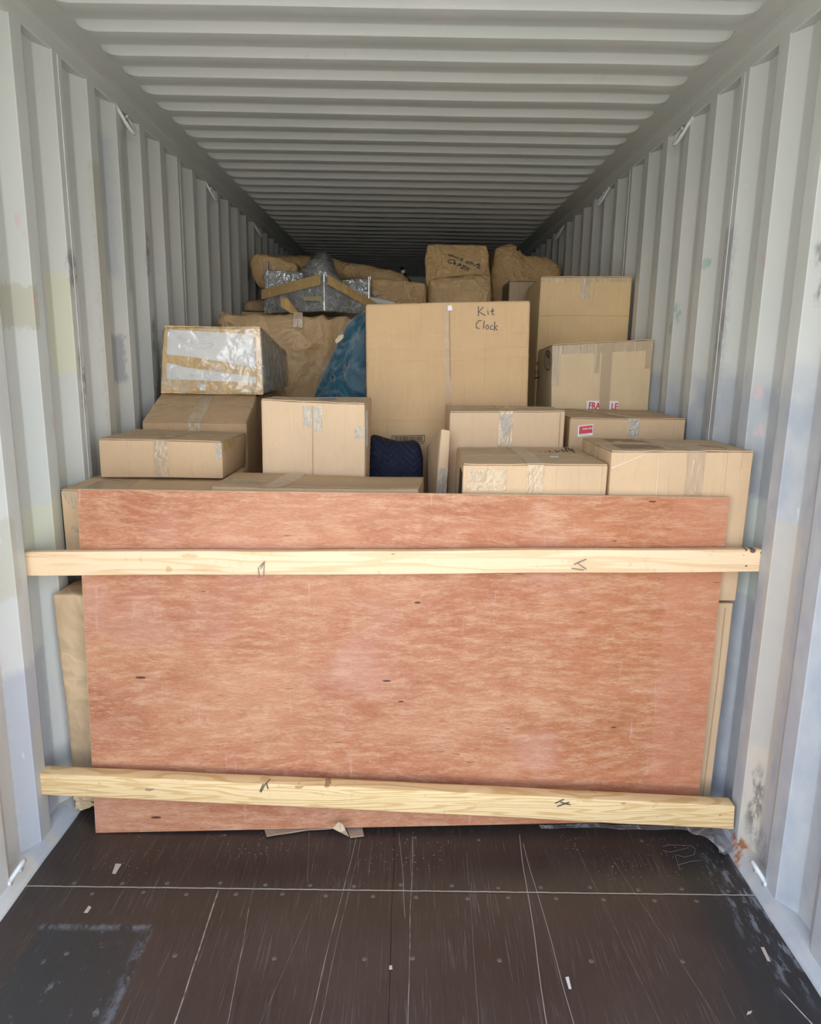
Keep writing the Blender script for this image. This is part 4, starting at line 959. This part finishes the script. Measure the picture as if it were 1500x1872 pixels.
# paper wrapped chair with writing
tCh = thing('wrapped_chair', (.35, 5.3, 1.505), 'brown paper wrapped chair with CHAIR handwritten across its back', 'wrapped chair')
lump([(780, 452), (780, 446), (800, 445), (860, 446), (890, 447), (893, 460), (896, 500), (898, 620), (784, 620), (779, 520), (778, 480)], 5.38, .22, .02, .009, 51, floor_z=1.505, soft=0, fs=4, n=160).build('wrapped_back', KRD, tCh, smooth=True)
lump([(785, 512), (800, 508), (850, 502), (890, 500), (898, 505), (899, 640), (784, 640)], 5.08, .28, .035, .008, 53, floor_z=1.505, soft=1, fs=3, n=140).build('wrapped_seat', kraft((.68, .46, .23), 4.0), tCh, smooth=True)
fh = lambda a, b: atY(a, b, 5.368)
wr_ = [[(819, 465), (821, 467), (823, 465), (824, 468), (827, 467), (830, 470)], [(831, 469), (833, 472), (835, 470), (837, 474), (839, 471)], [(841, 475), (845, 477), (846, 473), (843, 472), (841, 475)],
       [(850, 479), (852, 481), (853, 477), (855, 482), (857, 478)], [(858, 481), (860, 483), (862, 480), (859, 479)], [(862, 484), (865, 482), (863, 480)], [(865, 486), (871, 484), (877, 482)], [(872, 484), (878, 486), (871, 489), (877, 491)],
       [(832, 477), (829, 475), (821, 475), (818, 478), (821, 481), (826, 481)], [(831, 478), (828, 483)], [(828, 480), (832, 481)], [(833, 480), (830, 485)], [(835, 487), (838, 482), (842, 483), (841, 487)], [(838, 485), (842, 485)], [(845, 485), (851, 488)], [(848, 487), (844, 491)], [(841, 489), (846, 492)], [(850, 490), (849, 494)], [(851, 489), (858, 491), (853, 493), (855, 496)]]
strokes(tCh, wr_, fh, nb, .0065, th=.002)
# paper wrapped armchair
mb = lump([(903, 470), (905, 456), (912, 449), (925, 446), (934, 444), (945, 448), (952, 457), (958, 464), (980, 465), (1000, 466), (1012, 478), (1022, 488), (1025, 500), (1023, 520), (1010, 640), (904, 640), (898, 540), (899, 500)], 5.64, .62, .05, .016, 57, n=150, floor_z=1.505, xlim=(-1, 1.165), fs=3, fold=(1.5, 1, .6), soft=1)
tAr = soft('wrapped_armchair', mb, KRD, 'bulky brown paper wrapped armchair at the back beside the right wall', 'wrapped armchair', 1.505)
f = MB(); f.slab([[atY(945, 449, 5.60), atY(943, 458, 5.60)], [atY(948, 452, 5.60), atY(948, 459, 5.60)]], nb, .01); f.build('torn_hole_shade', M['darkvoid'], tAr)  # small dark slab paints the shade inside a tear in the paper

# ---- glass table and panels wrapped in clear plastic
tTb = thing('wrapped_table', (-.45, 4.75, 1.88), 'clear plastic wrapped table with a peaked band of brown tape, on the wide paper bundle', 'wrapped table')
ZB = 1.900
nc = atY(592, 503, 4.42); lc = atY(484, 531, 4.86); rc = atY(684, 556, 4.80); bc_ = Vector((lc.x + rc.x - nc.x, 5.16, nc.z - .01))
def col(p, z): return Vector((p.x, p.y, z))
class Poly(Box): pass
Pt = [col(lc, ZB), col(nc, ZB), nc, lc, col(bc_, ZB), col(rc, ZB), rc, bc_]
BT = Poly(Pt, r=.006, bulge=.0, wr=.003, seed=61)
shell(BT, .002, 5, .03, .016, (8, 8, 8)).build('plastic_film', M['plastic_grey'], tTb, smooth=True)
shell(Box([p + (BT.c - p) * .06 for p in Pt], r=.006, seed=62), .0, 9, .04, .012).build('inner_plastic_film', M['plastic'], tTb, smooth=True)
def strip(a, b, d0, d1, mat, name, par, n=8, off=.008):
    nn = (b - a).cross(Vector((0, 0, 1))).normalized()
    if nn.y > 0: nn = -nn
    f = MB(); f.slab([[a + (b - a) * k / n + Vector((0, 0, -d0 + .003 * noise.noise(Vector((k, d0, 1))))) + nn * off, a + (b - a) * k / n + Vector((0, 0, -(d0 + d1) / 2)) + nn * (off + .004), a + (b - a) * k / n + Vector((0, 0, -d1)) + nn * off] for k in range(n + 1)], nn, .001)
    return f.build(name, mat, par)
strip(lc, nc, -.004, .055, M['tape_brown'], 'tape', tTb, off=.024); strip(nc, rc, -.004, .050, M['tape_brown'], 'tape', tTb, off=.024)
f = MB(); f.slab([[atY(513, 545, 4.52), atY(513, 560, 4.52)], [atY(525, 545, 4.50), atY(530, 572, 4.50)], [atY(538, 560, 4.46), atY(548, 576, 4.46)]], nb, .001); f.build('tape', M['tape_brown'], tTb)
f = MB(); f.slab([[atY(555, 543, 4.45), atY(555, 549, 4.45)], [atY(588, 541, 4.40), atY(588, 551, 4.40)]], nb, .002); f.build('label', M['gold'], tTb)
for p in (nc, lc, rc): MB().tube([col(p, ZB + .004), p + Vector((0, 0, .004))], .004, 8).build('frame_edge', M['chrome'], tTb)
mb = lump([(551, 530), (550, 500), (553, 486), (562, 468), (575, 456), (588, 452), (598, 456), (607, 470), (612, 490), (620, 505), (624, 528), (618, 555), (560, 555)], 5.24, .24, .09, .030, 63, floor_z=1.94, n=120, bulge=.03, fs=6, fold=(1, 1, .6))
tDm = thing('wrapped_lamp', (-.55, 5.35, 1.94), 'tall rounded hump of crinkled clear plastic rising behind the taped table', 'plastic wrapped object')
mb.build('plastic_film', M['plastic_grey'], tDm, smooth=True)
lump([(556, 530), (556, 500), (560, 486), (568, 472), (580, 462), (590, 460), (600, 470), (606, 490), (612, 510), (614, 550), (564, 550)], 5.29, .14, .05, .02, 65, floor_z=1.945, n=70).build('inner_plastic_film', M['plastic'], tDm, smooth=True)
MB().tube([atY(594, 443, 5.33), atY(594, 552, 5.33)], .0035, 6).build('metal_rod', M['chrome'], tDm)
def panel(name, q, y0, y1, z0, label, posts):
    P = [atY(*q[0], y0), atY(*q[1], y1), atY(*q[2], y1), atY(*q[3], y0)]
    P[0].z = max(P[0].z, z0); P[1].z = max(P[1].z, z0)
    P += [p + Vector((.0, .07, 0)) for p in P]
    B = Box(P, r=.006, bulge=0, wr=.004, seed=70); t = thing(name, (B.c.x, B.c.y, min(p.z for p in P)), label, 'plastic wrapped bundle')
    shell(B, .002, 6, .025, .014).build('plastic_film', M['plastic_grey'], t, smooth=True)
    shell(Box([p + (B.c - p) * .1 for p in P], r=.004, seed=3), .0, 4, .03, .01).build('inner_plastic_film', M['plastic'], t, smooth=True)
    for (a, b, y) in posts: MB().tube([atY(*a, y), atY(*b, y)], .0045, 8).build('metal_post', M['chrome'], t)
panel('plastic_bundle', [(484, 580), (556, 575), (553, 497), (485, 493)], 5.22, 5.22, 1.936, 'clear plastic wrapped panel left of the peaked tape band, two thin rods above it', [((488, 477), (489, 541), 5.22), ((491, 477), (492, 541), 5.27)])
panel('plastic_bundle.001', [(628, 585), (676, 580), (676, 508), (628, 512)], 5.20, 5.20, 1.936, 'grey clear plastic wrapped panel with a metal post beside the long low parcel', [((674, 506), (674, 552), 5.19), ((677, 506), (677, 552), 5.25)])

# ================================================================== bits on the floor
tCd = thing('torn_cardboard', tuple(atZ(540, 1524, 0)), 'torn strip of grey brown cardboard poking out under the plywood', 'cardboard scrap')
mcs = card((.36, .27, .19))
f = MB(); z = .006
f.slab([[atZ(a, b, z) + Vector((0, 0, 0)), atZ(c_, d, z)] for (a, b, c_, d) in ((482, 1514, 487, 1530), (500, 1514, 503, 1527), (530, 1513, 533, 1523), (560, 1512, 563, 1518), (600, 1511, 603, 1516), (618, 1509, 620, 1513))], Vector((0, 0, 1)), .004); f.build('strip', mcs, tCd)
f = MB(); f.slab([[atY(618, 1503, 2.262), atY(608, 1515, 2.25)], [atY(625, 1506, 2.25), atY(622, 1522, 2.235)], [atY(632, 1518, 2.235), atZ(638, 1530, .004)]], Vector((0, -.6, .8)), .003); f.build('raised_flap', card((.52, .40, .26)), tCd)
f = MB(); f.slab([[atZ(632, 1512, .004), atZ(640, 1532, .004)], [atZ(661, 1511, .004), atZ(665, 1529, .004)]], Vector((0, 0, 1)), .004); f.build('strip', mcs, tCd)

# clear plastic sheet at right
tPl = thing('plastic_sheet', tuple(atZ(1320, 1540, 0)), 'crumpled clear plastic sheet on the floor at the right end of the lower bar', 'plastic sheet')
def film(pts, mat, name, n=22, lift=.02, seed=0):
    A, B_, C_, D_ = [atZ(*p, .004) for p in pts]; gr = []
    for i in range(n + 1):
        row = []
        for j in range(n // 2 + 1):
            u, v = i / n, j / (n // 2); p = (A * (1 - u) + B_ * u) * (1 - v) + (D_ * (1 - u) + C_ * u) * v
            q = p * 14 + Vector((seed, 0, 0)); p = p + noise.noise_vector(q * .6) * .012
            p.z = .004 + lift * abs(noise.noise(q * .55)) * 2.0 + 0.02 * lift
            row.append(p)
        gr.append(row)
    return MB().slab(gr, Vector((0, 0, 1)), .0004).build(name, mat, tPl, smooth=True)
mpf = plastic('floor_plastic_film', (.96, .96, .96), .12, 5, .02, .006, .45, .35)
film([(1250, 1512), (1346, 1516), (1352, 1556), (1318, 1572)], mpf, 'film', lift=.045)
film([(1300, 1532), (1345, 1520), (1352, 1558), (1322, 1571)], mpf, 'film', lift=.055, seed=4)
film([(985, 1507), (1260, 1512), (1262, 1520), (990, 1513)], mpf, 'film', lift=.008, seed=7)

# wood chips and paper scraps
def chip(q, label, nm='paper_scrap', cat='scrap', mat=None):
    f = MB(); f.slab([[atZ(*q[0], .001), atZ(*q[3], .001)], [atZ(*q[1], .001), atZ(*q[2], .001)]], Vector((0, 0, 1)), .0012)
    return tag(f.build(nm, mat or simple('pale_wood_splinter', (.50, .42, .34), .7)), label, cat)
chip([(211, 1579), (222, 1580), (211, 1598), (205, 1597)], 'pale wedge shaped wood chip on the dark floor at left', 'wood_chip')
chip([(162, 1656), (167, 1659), (160, 1669), (153, 1669)], 'tiny pale splinter just in front of the floor joint at left', 'wood_chip')
chip([(1390, 1732), (1396, 1732), (1408, 1758), (1402, 1757)], 'pale gouged sliver lying on the black floor strip at right', 'wood_chip')
chip([(1033, 1787), (1039, 1786), (1044, 1808), (1039, 1808)], 'small white fleck on the floor right of centre, near the frame bottom', 'wood_chip', 'scrap', simple('white_fleck', (.6, .6, .6), .6))
chip([(1366, 1850), (1374, 1848), (1372, 1853), (1364, 1856)], 'small pale crumb on the floor near the bottom right corner', 'wood_chip')
chip([(711, 1766), (716, 1765), (717, 1772), (711, 1773)], 'small pale chip on the central floor seam', 'wood_chip')
# chalk scribble scratched in the floor
strokes(floor, [[(1211, 1548), (1222, 1545), (1262, 1546), (1271, 1553), (1268, 1563), (1250, 1567), (1236, 1563)], [(1233, 1562), (1237, 1575), (1243, 1592)], [(1237, 1582), (1262, 1575), (1282, 1573)], [(1210, 1555), (1225, 1558), (1258, 1550)]],
        lambda a, b: atZ(a, b, .0), Vector((0, 0, 1)), .0012, simple('chalk_line', (.22, .20, .18), .8), 'chalk_mark', .0003)
